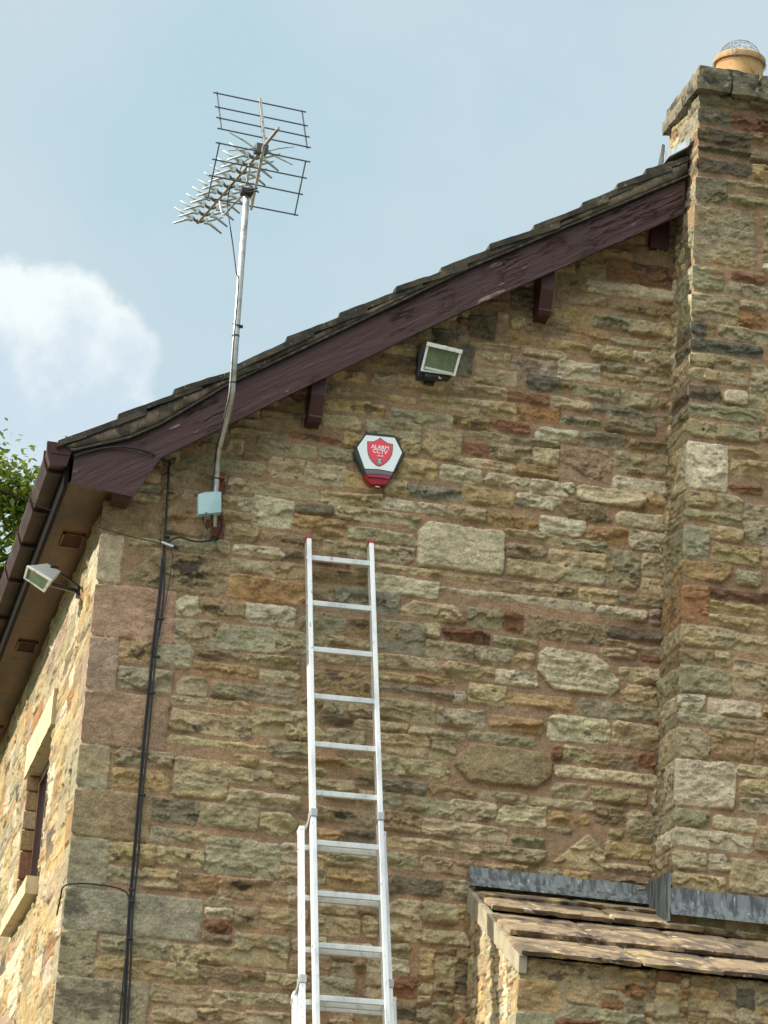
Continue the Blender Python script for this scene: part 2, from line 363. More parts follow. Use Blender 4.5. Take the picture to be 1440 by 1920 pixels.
def stonework(U0, U1, V0, V1, stones, seed, place, keep=None, edge=None, name='wall', parent=None, mortar=(158, 132, 110), amp=1., dark=None, right_edge=False, nz=1., st_=1.):
    nu = int(round((U1 - U0) / RES)) + 1; nv = int(round((V1 - V0) / RES)) + 1; sh = (nv, nu)
    U = U0 + np.arange(nu) * RES; V = V0 + np.arange(nv) * RES
    nb = fbm(sh, .09 * st_, .07, seed, 4); nf = fbm(sh, .03 * st_, .022, seed + 1, 3, .6)
    bed = fbm(sh, .16 * st_, .022, seed + 3, 3, .55); bed2 = fbm(sh, .10 * st_, .05, seed + 9, 3)
    cn = fbm(sh, .12 * st_, .06, seed + 5, 5, .6); cn2 = fbm(sh, .05 * st_, .03, seed + 6, 4, .65); cn3 = fbm(sh, .2, .12, seed + 7, 3)
    H = nb * .004 + nf * .0035 - .001; OWN = np.zeros(sh, bool)
    mc = np.array(lin(mortar)) * np.array([1.02, 1.0, .93]) * .92
    COL = mc[None, None, :] * (1 + cn[..., None] * .18 + cn3[..., None] * .22)
    COL = COL * (1 + cn3[..., None] * np.array([.0, -.05, -.15]))
    r = random.Random(seed)
    for st in stones:
        u0, v0, u1, v1, k = st[:5]; opt = st[5] if len(st) > 5 else {}
        wd, ht = u1 - u0, v1 - v0; mg = .012
        i0 = max(0, int((u0 - mg - U0) / RES)); i1 = min(nu, int((u1 + mg - U0) / RES) + 2)
        j0 = max(0, int((v0 - mg - V0) / RES)); j1 = min(nv, int((v1 + mg - V0) / RES) + 2)
        if i1 - i0 < 3 or j1 - j0 < 3: continue
        sl = (slice(j0, j1), slice(i0, i1)); uu = U[i0:i1][None, :]; vv = V[j0:j1][:, None]
        cu_, cv_ = (u0 + u1) / 2, (v0 + v1) / 2; x = uu - cu_; y = vv - cv_
        flat = opt.get('flat', False)
        j = 0.0 if flat else 1.0
        tl, tr_, tt, tb = [r.uniform(-.10, .10) * j for _ in range(2)] + [r.uniform(-.035, .035) * j for _ in range(2)]
        dL = x + wd / 2 + y * tl; dR = wd / 2 - x + y * tr_; dT = ht / 2 - y + x * tt; dB = ht / 2 + y + x * tb
        if u0 <= U0 + .004 and edge is not None: dL = dL + 1
        if right_edge and u1 >= U1 - .02: dR = dR + 1
        d = np.minimum(np.minimum(dL, dR), np.minimum(dT, dB))
        # clipped corners
        for sx, sy in ((1, 1), (1, -1), (-1, 1), (-1, -1)):
            if sx < 0 and u0 <= U0 + .004 and edge is not None: continue
            q = r.random(); cc = r.uniform(.001, .010) if q < .8 or flat else r.uniform(.012, .04)
            cc = opt.get('cut', {}).get((sx, sy), min(cc, .4 * min(wd, ht)))
            ca = r.uniform(.35, .65) if cc < .06 else opt.get('ang', .5)
            nx, ny = math.sqrt(ca), math.sqrt(1 - ca)
            dc = ((wd / 2 - sx * x) * nx + (ht / 2 - sy * y) * ny) - cc * .9
            d = np.minimum(d, dc)
        wobble = nb[sl] * .012 + nf[sl] * .008
        d = d + wobble * (.5 if flat else .55) + .0088
        inside = (d > 0) & ~OWN[sl]
        hb = opt.get('h', r.uniform(.018, .030)) * amp; ew = r.uniform(.0025, .006)
        prof = 1 - np.exp(-np.clip(d, 0, None) / ew)
        # pitched (rock) face from a few broken planes
        f = np.full(x.shape, 9.); kf = 2 if flat or nz < .6 else r.choice((3, 4, 5))
        for q in range(kf):
            ang = r.uniform(0, 2 * math.pi); s_ = r.uniform(.12, .75) * (.2 if flat else 1.)
            ox, oy = r.uniform(-.35, .35) * wd, r.uniform(-.35, .35) * ht
            f = np.minimum(f, ((x - ox) * math.cos(ang) + (y - oy) * math.sin(ang) * 1.3) * s_ + r.uniform(.004, .020))
        f = np.clip(f * .85, -.010, .020)
        # undercut chiselled lower margin on some
        if (not flat and r.random() < .7) or opt.get('chip'):
            yy = (y + ht / 2) / ht + bed2[sl] * .9 + nf[sl] * .25
            f = f + .017 * np.clip((yy - r.uniform(.2, .5)) / .05, -1, 0) + .004
        lam = bed[sl] * (.012 if r.random() < .3 else .004) * (.15 if flat else 1)
        ridg = -np.abs(bed2[sl]) * .020 * (.2 if flat else 1)
        crk = -.009 * np.exp(-(bed2[sl] - r.uniform(-.15, .15)) ** 2 / .0005) * (r.random() < .4) * (.3 if flat else 1)
        h = (hb + f * (1. if not flat else .3) * amp + (lam + (ridg + crk + nb[sl] * .014 * (.3 if flat else 1) + nf[sl] * (.0045 if flat else .010)) * nz) * amp)
        hh = H[sl] * (1 - prof) + np.maximum(h, .003) * prof
        # colour
        c = PALL[k] * (1 + r.uniform(-.13, .13)); c = c * np.array([1 + r.uniform(-.05, .05), 1, 1 + r.uniform(-.07, .07)])
        cc = c[None, None, :] * (1 + .30 * cn[sl][..., None] + .32 * cn2[sl][..., None])
        och = np.array(lin((164, 138, 92))) * WARM; rus = np.array(lin((138, 98, 66))) * WARM; gre = np.array(lin((132, 128, 104))) * WARM
        q = r.random(); sec = och if q < .35 else (gre if q < .75 else (rus if q < .85 else c * 1.25))
        if k in 'rPp': sec = c * .7
        if k in 'wW': sec = c * .72
        if k == 'O': sec = rus
        if k == 'o': sec = och if q < .5 else rus
        th = r.uniform(-.05, .22); mk = np.clip((cn3[sl] + cn[sl] * .6 - th) / .18, 0, 1)[..., None] * r.uniform(.15, .5)
        cc = cc * (1 - mk) + sec * mk
        rim = np.clip(1 - d / .012, 0, 1)[..., None]           # pale weathered arris
        cc = cc * (1 + .16 * rim)
        if k in 'kK' or 'blk' in opt:
            bx, by, bw_, bh_ = opt.get('blk', (0, 0, .36, .30))
            e = ((x / wd - bx) / bw_) ** 2 + ((y / ht - by) / bh_) ** 2
            mk = np.clip((1.0 - e + cn[sl] * 1.6 + cn2[sl] * 1.9) / 1.1, 0, 1)[..., None] * opt.get('bk', .86)
            cc = cc * (1 - mk) + np.array([.018, .018, .017]) * mk
        elif r.random() < .22:
            mk = np.clip((cn[sl] + cn2[sl] * .8 - .30) / .15, 0, 1)[..., None] * .7
            cc = cc * (1 - mk) + np.array([.05, .045, .038]) * mk
        Hs = H[sl]; Cs = COL[sl]; Hs[inside] = hh[inside]
        al = np.clip(d / .004, 0, 1)[..., None]; new = Cs * (1 - al) + cc * al; Cs[inside] = new[inside]
        OWN[sl] |= inside & (d > .002)
    if dark is not None: COL *= dark(U[None, :], V[:, None], cn3, cn)[..., None]
    if edge is not None:                                       # shared corner profile
        t = np.clip(1 - (U - U0) / .03, 0, 1)[None, :]; hc = edge(V)[:, None]; H = H * (1 - t) + hc * t
    if edge is not None: H = np.minimum(H, .020 + .05 * np.clip(U[None, :], 0, 9))
    X, Y, Z = place(U[None, :] + 0 * H, V[:, None] + 0 * H, H)
    off = top_loc(parent) if parent else np.zeros(3)
    co = np.stack([X - off[0], Y - off[1], Z - off[2]], -1).reshape(-1, 3)
    idx = np.arange(nu * nv).reshape(nv, nu)
    q = np.stack([idx[:-1, :-1], idx[:-1, 1:], idx[1:, 1:], idx[1:, :-1]], -1)
    if keep is not None:
        k_ = keep(U[None, :] + 0 * H, V[:, None] + 0 * H); k_ = k_[:-1, :-1] & k_[1:, 1:]; q = q[k_]
    q = q.reshape(-1, 4)
    return co, q, np.clip(COL, .008, .9).reshape(-1, 3), (X, Y, Z)
def np_mesh(name, parts, mat, parent):
    """parts: list of (co, quads, col); one mesh"""
    cos, qs, cs, n = [], [], [], 0
    for co, q, c in parts: cos.append(co); qs.append(q + n); cs.append(c); n += len(co)
    co = np.concatenate(cos).astype(np.float32); q = np.concatenate(qs).astype(np.int32); c = np.concatenate(cs).astype(np.float32)
    used = np.zeros(len(co), bool); used[q.ravel()] = True; mp = np.cumsum(used) - 1; co = co[used]; c = c[used]; q = mp[q].astype(np.int32)
    me = bpy.data.meshes.new(name); me.vertices.add(len(co)); me.vertices.foreach_set('co', co.ravel())
    me.loops.add(q.size); me.loops.foreach_set('vertex_index', q.ravel())
    me.polygons.add(len(q)); me.polygons.foreach_set('loop_start', np.arange(0, q.size, 4, dtype=np.int32)); me.polygons.foreach_set('loop_total', np.full(len(q), 4, np.int32))
    me.update(calc_edges=True)
    at_ = me.attributes.new('stone_colour', 'FLOAT_COLOR', 'POINT'); at_.data.foreach_set('color', np.concatenate([c, np.ones((len(c), 1), np.float32)], 1).ravel())
    me.materials.append(mat); o = bpy.data.objects.new(name, me); C.objects.link(o); o.parent = parent
    return o
def core_boxes(lst, parent_off, col=(.2, .17, .12)):
    b = MB()
    for a in lst: b.abox(*a)
    co = np.array(b.v) - parent_off; q = np.array(b.f); return co, q, np.tile(np.array(col), (len(co), 1))

# stones read off the wall: crop origin, scale, then  x0,y0,x1,y1,kind
GAB = [
((300, 640, 3.6), "480,590,845,655,b 885,618,1210,690,r 665,665,1045,785,b 1085,715,1310,835,g 570,750,745,812,n 745,785,970,935,b 990,822,1245,990,b 1258,880,1440,1000,y 155,765,705,905,b 470,665,545,762,b 270,690,465,752,n 1120,385,1512,498,y 1140,300,1275,358,b 1300,325,1440,392,y 1105,492,1350,598,b 30,855,235,975,b 290,900,430,985,n 440,922,575,1022,b 590,950,1075,1078,b 140,1005,395,1088,b 405,1042,505,1128,b 525,1058,615,1138,w 635,1050,885,1262,w 915,1090,1155,1175,d 405,1148,600,1218,b 910,1175,1250,1318,O 420,1232,655,1352,b 690,1290,1080,1402,K 30,1120,285,1228,n 30,1236,270,1320,n 505,1372,800,1400,b 690,470,950,555,n 830,360,960,452,n 1170,195,1375,282,y 530,520,660,575,n 970,575,1085,610,n"),
((700, 640, 4.8), "420,1625,1155,2100,W 880,5,1310,90,b 930,85,1225,228,b 690,372,1190,512,b 220,298,620,448,b 0,283,185,418,b -175,441,385,558,y 445,475,945,648,b 965,535,1285,688,b 160,605,705,785,g 715,668,1055,798,O 1085,712,1400,832,r -53,705,422,898,g 470,795,775,1075,b 740,795,1215,895,b 800,905,1035,1028,r 1040,925,1105,1040,g 1125,935,1400,1088,b 250,892,400,1018,b 230,1055,550,1252,y 780,1048,1275,1168,b 615,1125,970,1282,w 1005,1190,1400,1332,w 310,1290,790,1448,G 805,1305,1250,1498,y 1295,1370,1440,1500,w 115,1245,300,1392,b -100,1265,105,1345,b 75,1415,640,1562,w 665,1478,1010,1618,b 1020,1545,1485,1700,O -334,1482,325,1662,b -235,1672,375,1838,g 335,1588,435,1703,g -460,1345,65,1515,b 1175,1695,1670,1822,b 760,20,880,325,d 420,10,470,270,n -20,120,400,262,n -400,90,-60,200,n"),
((960, 440, 4.5), "560,225,785,358,n 800,215,1325,448,r 1030,95,1330,188,n 625,385,980,522,w 995,435,1320,572,w 390,475,790,612,n 810,555,1325,698,n 350,612,655,758,y 680,655,960,808,g 985,722,1255,858,b 1262,745,1320,868,b 120,708,485,852,n 0,692,100,798,y 510,785,810,902,O 845,868,1330,968,g -60,828,270,938,O 305,880,640,1003,y 675,945,1000,1072,b 1020,992,1160,1083,w 1180,985,1340,1188,b 110,960,450,1052,b 0,1040,395,1186,p 400,1062,735,1248,W 755,1075,1145,1188,g 760,1170,1070,1288,b 1090,1208,1310,1318,b 125,1185,490,1338,D 500,1255,900,1403,g 920,1318,1220,1473,g 1240,1390,1325,1478,n -30,1318,300,1432,r 340,1375,665,1488,b 695,1432,1070,1543,G 1080,1502,1300,1592,g 50,1442,400,1598,o 390,335,615,468,n 0,445,175,655,d -250,560,-40,640,n -400,640,-80,700,n 620,90,1010,200,n 950,0,1120,70,n 1150,0,1320,75,d"),
((960, 780, 4.5), "795,15,1205,165,G 415,0,740,105,g 205,95,550,222,w 605,140,940,278,G 985,202,1310,303,G -40,180,410,270,g 185,278,380,432,b 405,255,835,572,P 870,300,1115,493,b 1150,328,1315,508,g 45,410,380,525,O 855,505,1255,652,w 155,540,515,678,w 560,590,1105,778,w 1135,662,1290,798,y 45,655,380,792,w 400,720,835,908,n 885,805,1245,958,w 240,820,610,1022,w 640,928,955,1083,O 990,978,1270,1138,w 425,1040,815,1148,g -40,1072,275,1215,K 320,1128,790,1293,b 800,1122,1065,1458,g 1105,1168,1240,1348,b -30,1210,440,1398,b 460,1278,765,1428,g 1100,1362,1255,1498,b -162,1380,330,1518,n 340,1432,540,1538,b 570,1445,885,1588,b 905,1502,1250,1618,G"),
((180, 1000, 3.6), "45,-60,165,312,w 230,15,430,130,b 245,95,890,422,K 540,422,685,560,w 705,440,990,588,K 1020,475,1335,628,w 935,75,1265,172,w 1275,122,1390,188,d 920,172,1175,273,b 1190,195,1400,308,b 905,282,1400,488,O 530,578,800,768,g 825,610,1195,808,g 1215,652,1560,838,g 170,718,385,880,y 410,745,645,913,g 690,788,1000,862,n 1025,818,1365,912,b 665,868,1070,992,O 1115,922,1365,1033,b 160,903,500,1068,g 550,962,730,1098,b 785,1003,1350,1163,m 520,1098,1020,1198,b 515,1190,1040,1383,b 1060,1175,1260,1368,b 1280,1202,1420,1283,b 1275,1292,1420,1393,b 485,1368,1140,1475,b 175,-30,215,250,n"),
((560, 1000, 3.6), "175,45,640,188,b 665,98,770,208,g 50,152,440,213,K 495,205,880,288,b 75,232,450,353,d 515,280,935,438,w 875,255,1290,338,y 950,355,1991,520,W 75,345,245,498,n 252,362,670,552,G 705,455,1140,608,b 1150,508,1360,648,g 20,532,310,688,g 340,572,530,688,n 545,583,840,818,m 860,612,940,698,b 970,638,1280,748,r 180,692,470,768,b 190,775,955,948,b 870,728,1165,858,b 1185,768,1440,888,g 975,873,1315,998,b 90,905,465,1138,n 495,935,780,1003,b 800,963,1050,1033,O 495,1005,1040,1118,p 1045,1072,1120,1153,w 1150,1018,1385,1163,b 545,1110,915,1278,b 945,1178,1250,1318,g 140,1232,355,1303,d 385,1258,730,1343,b 0,1302,175,1413,b 195,1322,430,1468,b 745,1305,1115,1408,b 90,1180,470,1222,b"),
((560, 1380, 3.6), "520,-22,870,133,b 905,38,1070,163,b 530,130,670,258,b 690,155,1005,293,b 330,152,500,223,b 90,142,320,218,O -20,208,180,263,b 20,278,370,428,b 395,262,490,333,n 560,293,850,388,G 885,335,1195,418,O 545,383,695,483,g 720,410,1015,538,g 1030,430,1325,583,b 550,510,825,648,n 840,565,1400,718,b 110,474,500,603,k 600,680,1060,783,b 110,625,265,713,O 305,628,500,728,d 1085,728,1230,828,b 590,790,795,903,b 835,820,1165,938,b 110,902,185,1008,b 200,895,510,1043,O 605,945,955,1083,d 1000,980,1180,1108,b 120,1042,240,1113,b 270,1058,510,1123,g 600,1105,815,1390,b 830,1125,1070,1268,b 1080,1142,1180,1278,y 110,1215,405,1358,b 440,1218,520,1358,b 830,1305,1150,1418,b 115,1372,180,1438,b 195,1388,500,1458,b"),
((760, 1100, 3), "550,148,660,262,r 675,165,1125,328,n 1145,222,1405,308,d 1130,302,1240,333,b 1250,328,1435,373,b 1080,108,1350,193,w 755,348,1190,612,W 1100,345,1290,418,b 1325,388,1430,428,r 1195,445,1400,543,b 1220,553,1400,663,b 500,285,735,358,g 620,373,715,458,b 510,470,760,568,w 570,595,940,698,O 980,640,1400,762,m 475,672,780,718,b 480,728,780,833,O 810,720,1140,888,w 1170,768,1390,918,b 345,825,790,865,b 20,790,330,878,b 290,880,812,1138,n 890,900,1050,998,b 815,893,880,975,r 1060,925,1295,1028,n 1315,948,1415,1028,r 845,1005,1365,1118,w 805,1100,1015,1193,b 1050,1123,1350,1228,b 430,1150,675,1218,b 705,1185,1050,1258,b 520,1228,785,1358,w 800,1270,1030,1343,O 1065,1235,1240,1343,n 1250,1268,1400,1438,g 575,1370,865,1463,W 800,1352,925,1398,b 1065,1378,1250,1418,b 455,1458,775,1558,b 808,1382,1115,1598,b 1135,1435,1365,1533,y 1120,1552,1360,1620,b"),
((120, 1300, 3.1), "305,320,625,428,g 295,435,605,570,y 650,370,940,618,b 945,380,1130,433,b 955,432,1195,543,b 1215,475,1355,553,b 1140,398,1363,453,b 960,560,1363,678,b 490,605,770,763,G 800,640,1120,798,g 1150,693,1340,828,b 510,780,885,893,g 240,860,520,998,y 535,893,840,1018,b 838,835,1245,1078,g 1265,873,1363,978,w 255,1005,450,1108,g 465,1020,655,1138,b 668,1045,880,1158,O 910,1065,1285,1213,K 750,1205,1140,1358,y 1148,1245,1400,1378,b 745,1350,980,1438,b 1250,1008,1363,1103,b 1310,1122,1400,1228,b 220,1400,605,1548,g 630,1455,980,1578,b 1000,1395,1290,1598,g 175,1525,570,1663,y 580,1565,770,1678,b 795,1590,1150,1708,g 1180,1625,1420,1723,b 515,1690,850,1818,b 870,1725,1310,1828,b 515,1820,760,1920,b 770,1835,1050,1920,b 1060,1845,1300,1940,b"),
]
CHI = [
((1140, 400, 2.743), "465,-45,745,278,m 455,268,585,398,g 610,355,823,438,g 640,298,810,363,r 455,415,665,568,g 685,453,810,503,b 675,513,805,593,o 445,558,545,633,D 575,583,823,673,g 445,645,790,748,D 440,722,540,793,b 550,738,720,813,g 740,785,823,1008,g 440,800,715,888,b 440,885,575,968,d 600,913,710,983,w 430,975,795,1083,g 425,1065,550,1153,b 565,1088,770,1178,g 620,1203,780,1248,y 425,1178,605,1428,w 635,1268,823,1358,y 625,1393,790,1448,r 415,1433,545,1513,b 560,1448,685,1533,b 415,1525,680,1598,g 705,1498,823,1703,g 410,1605,510,1778,g 525,1608,685,1688,b 540,1703,770,1813,y 400,1785,625,1898,O 665,1838,780,1920,g 620,280,640,340,n"),
((1140, 1000, 2.593), "385,258,480,433,o 490,268,778,343,r 500,333,765,393,y 490,395,765,473,y 380,445,610,563,b 620,488,778,588,b 365,563,505,648,n 525,583,665,658,W 612,615,778,808,b 365,645,595,788,g 360,783,465,863,w 490,803,740,898,w 755,838,778,903,y 360,870,778,968,g 355,945,485,1093,b 510,963,705,1028,g 500,1030,700,1108,n 725,992,778,1128,b 350,1100,610,1343,W 625,1125,778,1188,b 645,1198,778,1273,b 645,1288,778,1363,g 340,1345,490,1428,g 515,1373,720,1453,w 335,1435,695,1548,w 720,1425,778,1545,b 335,1545,475,1638,b 495,1563,585,1638,w 600,1585,778,1758,b 345,1655,560,1743,b"),
((1200, 40, 4.571), "545,625,920,758,G 925,693,1097,778,n 540,745,760,905,G 530,915,940,1090,d 780,805,1097,958,r 960,955,1097,1058,n 520,1065,940,1168,d 945,1100,1097,1215,n 510,1175,940,1335,d 965,1240,1097,1358,y 500,1340,725,1565,G 750,1365,1097,1463,b 750,1493,1097,1598,g"),
]
def read(data, yplane, clampx=None, xmax=None):
    out = []
    for (ox, oy, s), txt in data:
        for t in txt.split():
            a = t.split(','); x0, y0, x1, y1 = map(float, a[:4])
            p = at(ox + x0 / s, oy + y0 / s, 1, yplane); q = at(ox + x1 / s, oy + y1 / s, 1, yplane)
            if q[0] - p[0] < .02 or p[2] - q[2] < .012: continue
            u0, v0, u1, v1 = p[0], q[2], q[0], p[2]
            if clampx is not None and u0 < clampx + .045: u0 = clampx
            if xmax is not None and u1 > xmax - .05: u1 = xmax + .3
            opt = {}
            ar = (u1 - u0) * (v1 - v0)
            out.append([u0, v0, u1, v1, a[4], opt])
    # shrink overlaps between readings taken from neighbouring crops
    out.sort(key=lambda s: -(s[2] - s[0]) * (s[3] - s[1])); keep = []
    for s in out:
        ok = True
        for t in keep:
            ix = min(s[2], t[2]) - max(s[0], t[0]); iy = min(s[3], t[3]) - max(s[1], t[1])
            if ix > 0 and iy > 0:
                if ix * iy > .4 * (s[2] - s[0]) * (s[3] - s[1]): ok = False; break
                if iy < ix:
                    if s[1] < t[1]: s[3] = t[1] - .008
                    else: s[1] = t[3] + .008
                else:
                    if s[0] < t[0]: s[2] = t[0] - .008
                    else: s[0] = t[2] + .008
                if s[2] - s[0] < .03 or s[3] - s[1] < .02: ok = False; break
        if ok: keep.append(s)
    return [tuple(s) for s in keep]
VB = 3.4                                                     # detailed stonework starts here, 3.4 m up
house = thing('stone_house', 'coursed rubble sandstone house with maroon bargeboard, tall stone chimney and lean-to', 'house', (0, 0, 0))
OFF = np.zeros(3)
# quoins of the corner x=0: (z0, z1, gable length, side length, kind)
def zq(px, py): return at(px, py, 1, 0)[2]
qy = [(195, 985, 190, 1089, 'w', .0), (186, 1093, 0, 0, 'P', .42), (178, 1192, 0, 0, 'p', .135), (168, 1293, 0, 0, 'P', .43), (155, 1393, 0, 0, 'g', .14),
      (147, 1476, 0, 0, 'n', .385), (137, 1566, 0, 0, 'g', .185), (127, 1662, 0, 0, 'K', .70), (122, 1742, 0, 0, 'g', .165), (117, 1828, 0, 0, 'K', .46), (108, 1925, 0, 0, 'b', .2)]
zs = [zq(a[0], a[1]) for a in qy]
QUO = []
for i in range(len(qy) - 1):
    if i == 0: continue
    QUO.append((zs[i + 1] + .006, zs[i] - .006, qy[i][5], .2 if qy[i][5] > .25 else .42, qy[i][4]))
QUO.insert(0, (zs[1] + .006, 6.50, .105, .34, 'w')); QUO.insert(0, (6.515, 6.70, .30, .2, 'n'))
z_ = zs[-1] - .006; k_ = 0
while z_ > VB + .05:
    h_ = .27; QUO.append((max(VB, z_ - h_), z_ - .012, .42 if k_ % 2 else .2, .2 if k_ % 2 else .42, 'gnP'[k_ % 3])); z_ -= h_; k_ += 1
def edge_profile(Q, seed, base=.006):
    def f(V):
        r = np.random.default_rng(seed); o = np.full(len(V), base)
        for q in Q:
            m_ = np.clip(np.minimum(V - q[0], q[1] - V) / .012, 0, 1); o = o + m_ * r.uniform(.010, .020)
        n_ = np.interp(V, np.arange(V[0] - .1, V[-1] + .2, .03), r.uniform(-.004, .004, len(np.arange(V[0] - .1, V[-1] + .2, .03))))
        return o + n_
    return f
edge0 = edge_profile(QUO, 5)
def rake(x):                                                  # underside line of the roof at the gable
    return np.interp(x, [-.4, -.218, .06, .225, .582, .891, 1.899, 3.119, 3.72, 7.5], [6.80, 6.864, 6.97, 7.075, 7.36, 7.567, 8.254, 9.001, 9.39, 6.95])
def quo_stones(Q, which, k=.0):
    out = []
    for z0, z1, a, b, kd in Q:
        wd = a if which == 0 else b
        opt = {'h': .012, 'flat': True}
        if kd in 'PK' or (kd == 'n' and a > .3): opt = {'flat': True, 'h': .014}
        if kd == 'K' and which == 0: opt['blk'] = (-.1, .1, .40, .36) if a < .6 else (-.47, .0, .10, .42); opt['bk'] = .6
        out.append((0., z0, wd, z1, 'm' if kd == 'K' else kd, opt))
    return out
gs = [s for s in read(GAB, 0., xmax=3.14)]
qs = quo_stones(QUO, 0)
gs = [s for s in gs if not any(min(s[2], q[2]) - max(s[0], q[0]) > .03 and min(s[3], q[3]) - max(s[1], q[1]) > .02 for q in qs)]
for i, s in enumerate(gs):                                    # the few odd-shaped big ones
    w_, h_ = s[2] - s[0], s[3] - s[1]; o = dict(s[5])
    px_ = ((s[0] + s[2]) / 2, (s[1] + s[3]) / 2)
    def near(x, y, tol=.09):
        p = at(x, y, 1, 0); return abs(p[0] - px_[0]) < tol and abs(p[2] - px_[1]) < tol
    if near(1084, 1260): o.update(h=.035, cut={(1, 1): .10, (-1, -1): .07, (-1, 1): .03, (1, -1): .03}); s = (*s[:4], 'W', o)
    elif near(944, 1436): o.update(h=.03, flat=True, chip=True, cut={(-1, 1): .07, (-1, -1): .06, (1, 1): .05, (1, -1): .06})
    elif near(862, 1028): o.update(flat=True, chip=True, h=.022, cut={(-1, 1): .04, (1, 1): .01, (1, -1): .01, (-1, -1): .01}); s = (*s[:4], 'W', o)
    elif near(1080, 1597): o.update(h=.03, cut={(-1, 1): .16, (1, 1): .07}, ang=.45)
    elif near(338, 1072): o.update(h=.02, blk=(.12, .12, .26, .42), cut={(-1, 1): .12})
    elif near(1093, 962): o.update(cut={(1, 1): .06, (-1, -1): .05})
    elif near(815, 1145, .06): o.update(cut={(1, 1): .07, (-1, 1): .04, (1, -1): .02})
    elif near(650, 1410, .05): o.update(blk=(.1, .2, .3, .3))
    elif near(455, 1670, .06): o.update(blk=(-.25, .1, .2, .3))
    elif near(525, 1013, .06): o.update(blk=(-.1, .0, .45, .36))
    if near(205, 1035, .05): o.update(cut={(1, 1): .16}, ang=.9)
    gs[i] = (*s[:5], o)
taken = qs + gs
GV1 = 9.2
fl = fill(0, 3.14, VB, GV1, taken, 3, mn_=(7, 5))
def g_keep(U, V): return V < rake(U) + .02
def g_dark(U, V, a, b):                                       # old soot and algae staining on the stone itself
    return np.clip(1 + a * .12, .6, 1.2)
def g_place(U, V, H):
    t = np.clip(1 - U / .04, 0, 1); hc = H[:, :1]; return U - hc * t, -H, V
co, q, c, _ = stonework(0, 3.14, VB, GV1, taken + fl, 21, g_place, g_keep, edge0, parent=house)
gable = np_mesh('gable_wall', [(co, q, c)], M_STONE, house)
# side wall (x = 0), window opening y 1.93-3.17, z 4.96-5.86
WIN = (1.82, 3.17, 4.965, 5.862)
sq = quo_stones(QUO, 1)
blocked = [(WIN[0] - .06, WIN[3], WIN[1] + .17, WIN[3] + .23), (WIN[0] - .06, WIN[2] - .11, WIN[1] + .17, WIN[2]), (WIN[0], WIN[2], WIN[1], WIN[3])]
sf = fill(0, 8.0, VB, 6.72, sq + blocked, 8, wr=(.35, .95), wt=dict(b=30, y=26, w=16, O=12, n=8, o=4, p=6, g=8, d=2), hr=(.08, .2))
def s_keep(U, V): return ~((U > WIN[0] - .005) & (U < WIN[1] + .005) & (V > WIN[2] - .005) & (V < WIN[3] + .005))
def s_place(U, V, H):
    t = np.clip(1 - U / .04, 0, 1); hc = H[:, :1]; return -H, U - hc * t, V
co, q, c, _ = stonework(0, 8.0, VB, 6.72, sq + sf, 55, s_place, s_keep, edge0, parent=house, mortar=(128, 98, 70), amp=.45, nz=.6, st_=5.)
core = core_boxes([(.03, 7.4, .03, 7.97, 0, 6.6), (.003, .03, 0.003, 8, 0, VB), (.02, 3.14, .004, .03, 0, VB)], OFF)
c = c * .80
# reveals of the window: real jambs, head and bottom
rv = core_boxes([(-.004, .16, WIN[1], WIN[1] + .02, WIN[2], WIN[3]), (-.004, .16, WIN[0] - .02, WIN[0], WIN[2], WIN[3]), (-.004, .16, WIN[0], WIN[1], WIN[3] - .004, WIN[3] + .02)], OFF, (.36, .27, .18))
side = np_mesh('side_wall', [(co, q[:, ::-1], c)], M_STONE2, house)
def jamb():                                                   # rough stone ends of the far jamb
    b = MB(); z = WIN[2] + .004; r = random.Random(4); cols = []
    while z < WIN[3] - .03:
        h = min(r.uniform(.10, .2), WIN[3] - z - .004); k = len(b.v); y0 = WIN[1] - r.uniform(.004, .022)
        b.abox(-.012 - r.random() * .01, .17, y0, WIN[1] + .02, z, z + h - .012, .006)
        cc = PALL[r.choice('bwOgryb')]; cols += [cc] * (len(b.v) - k); z += h
    k = len(b.v); b.abox(.002, .17, WIN[1] - .002, WIN[1] + .03, WIN[2], WIN[3]); cols += [np.array(lin((150, 113, 88)))] * (len(b.v) - k)
    fs = [f for f in b.f]; o = mesh('window_jamb', b.v, fs, M_STONE, house)
    a = o.data.attributes.new('stone_colour', 'FLOAT_COLOR', 'POINT'); a.data.foreach_set('color', np.array([(*x, 1) for x in cols], np.float32).ravel())
jamb()
o = MB().abox(.034, 7.4, .034, 7.97, 0, 4.9).abox(.25, 7.4, .034, 7.97, 4.9, 5.95).abox(.034, 7.4, .034, 7.97, 5.95, 6.60).abox(.034, .25, .034, WIN[0] - .01, 4.9, 5.95).abox(.034, .25, WIN[1] + .03, 7.97, 4.9, 5.95).abox(.004, .034, 0.004, 8, 0, VB).abox(.034, 3.14, .006, .034, 0, VB)
o.prism([(.04, .05, 6.6), (3.72, .05, 9.25), (7.36, .05, 6.6)], (0, 7.9, 0))
o.abox(4.3, 7.4, .006, .034, 0, 6.6)
o.build('wall_core', M_ROUGHCORE, house)
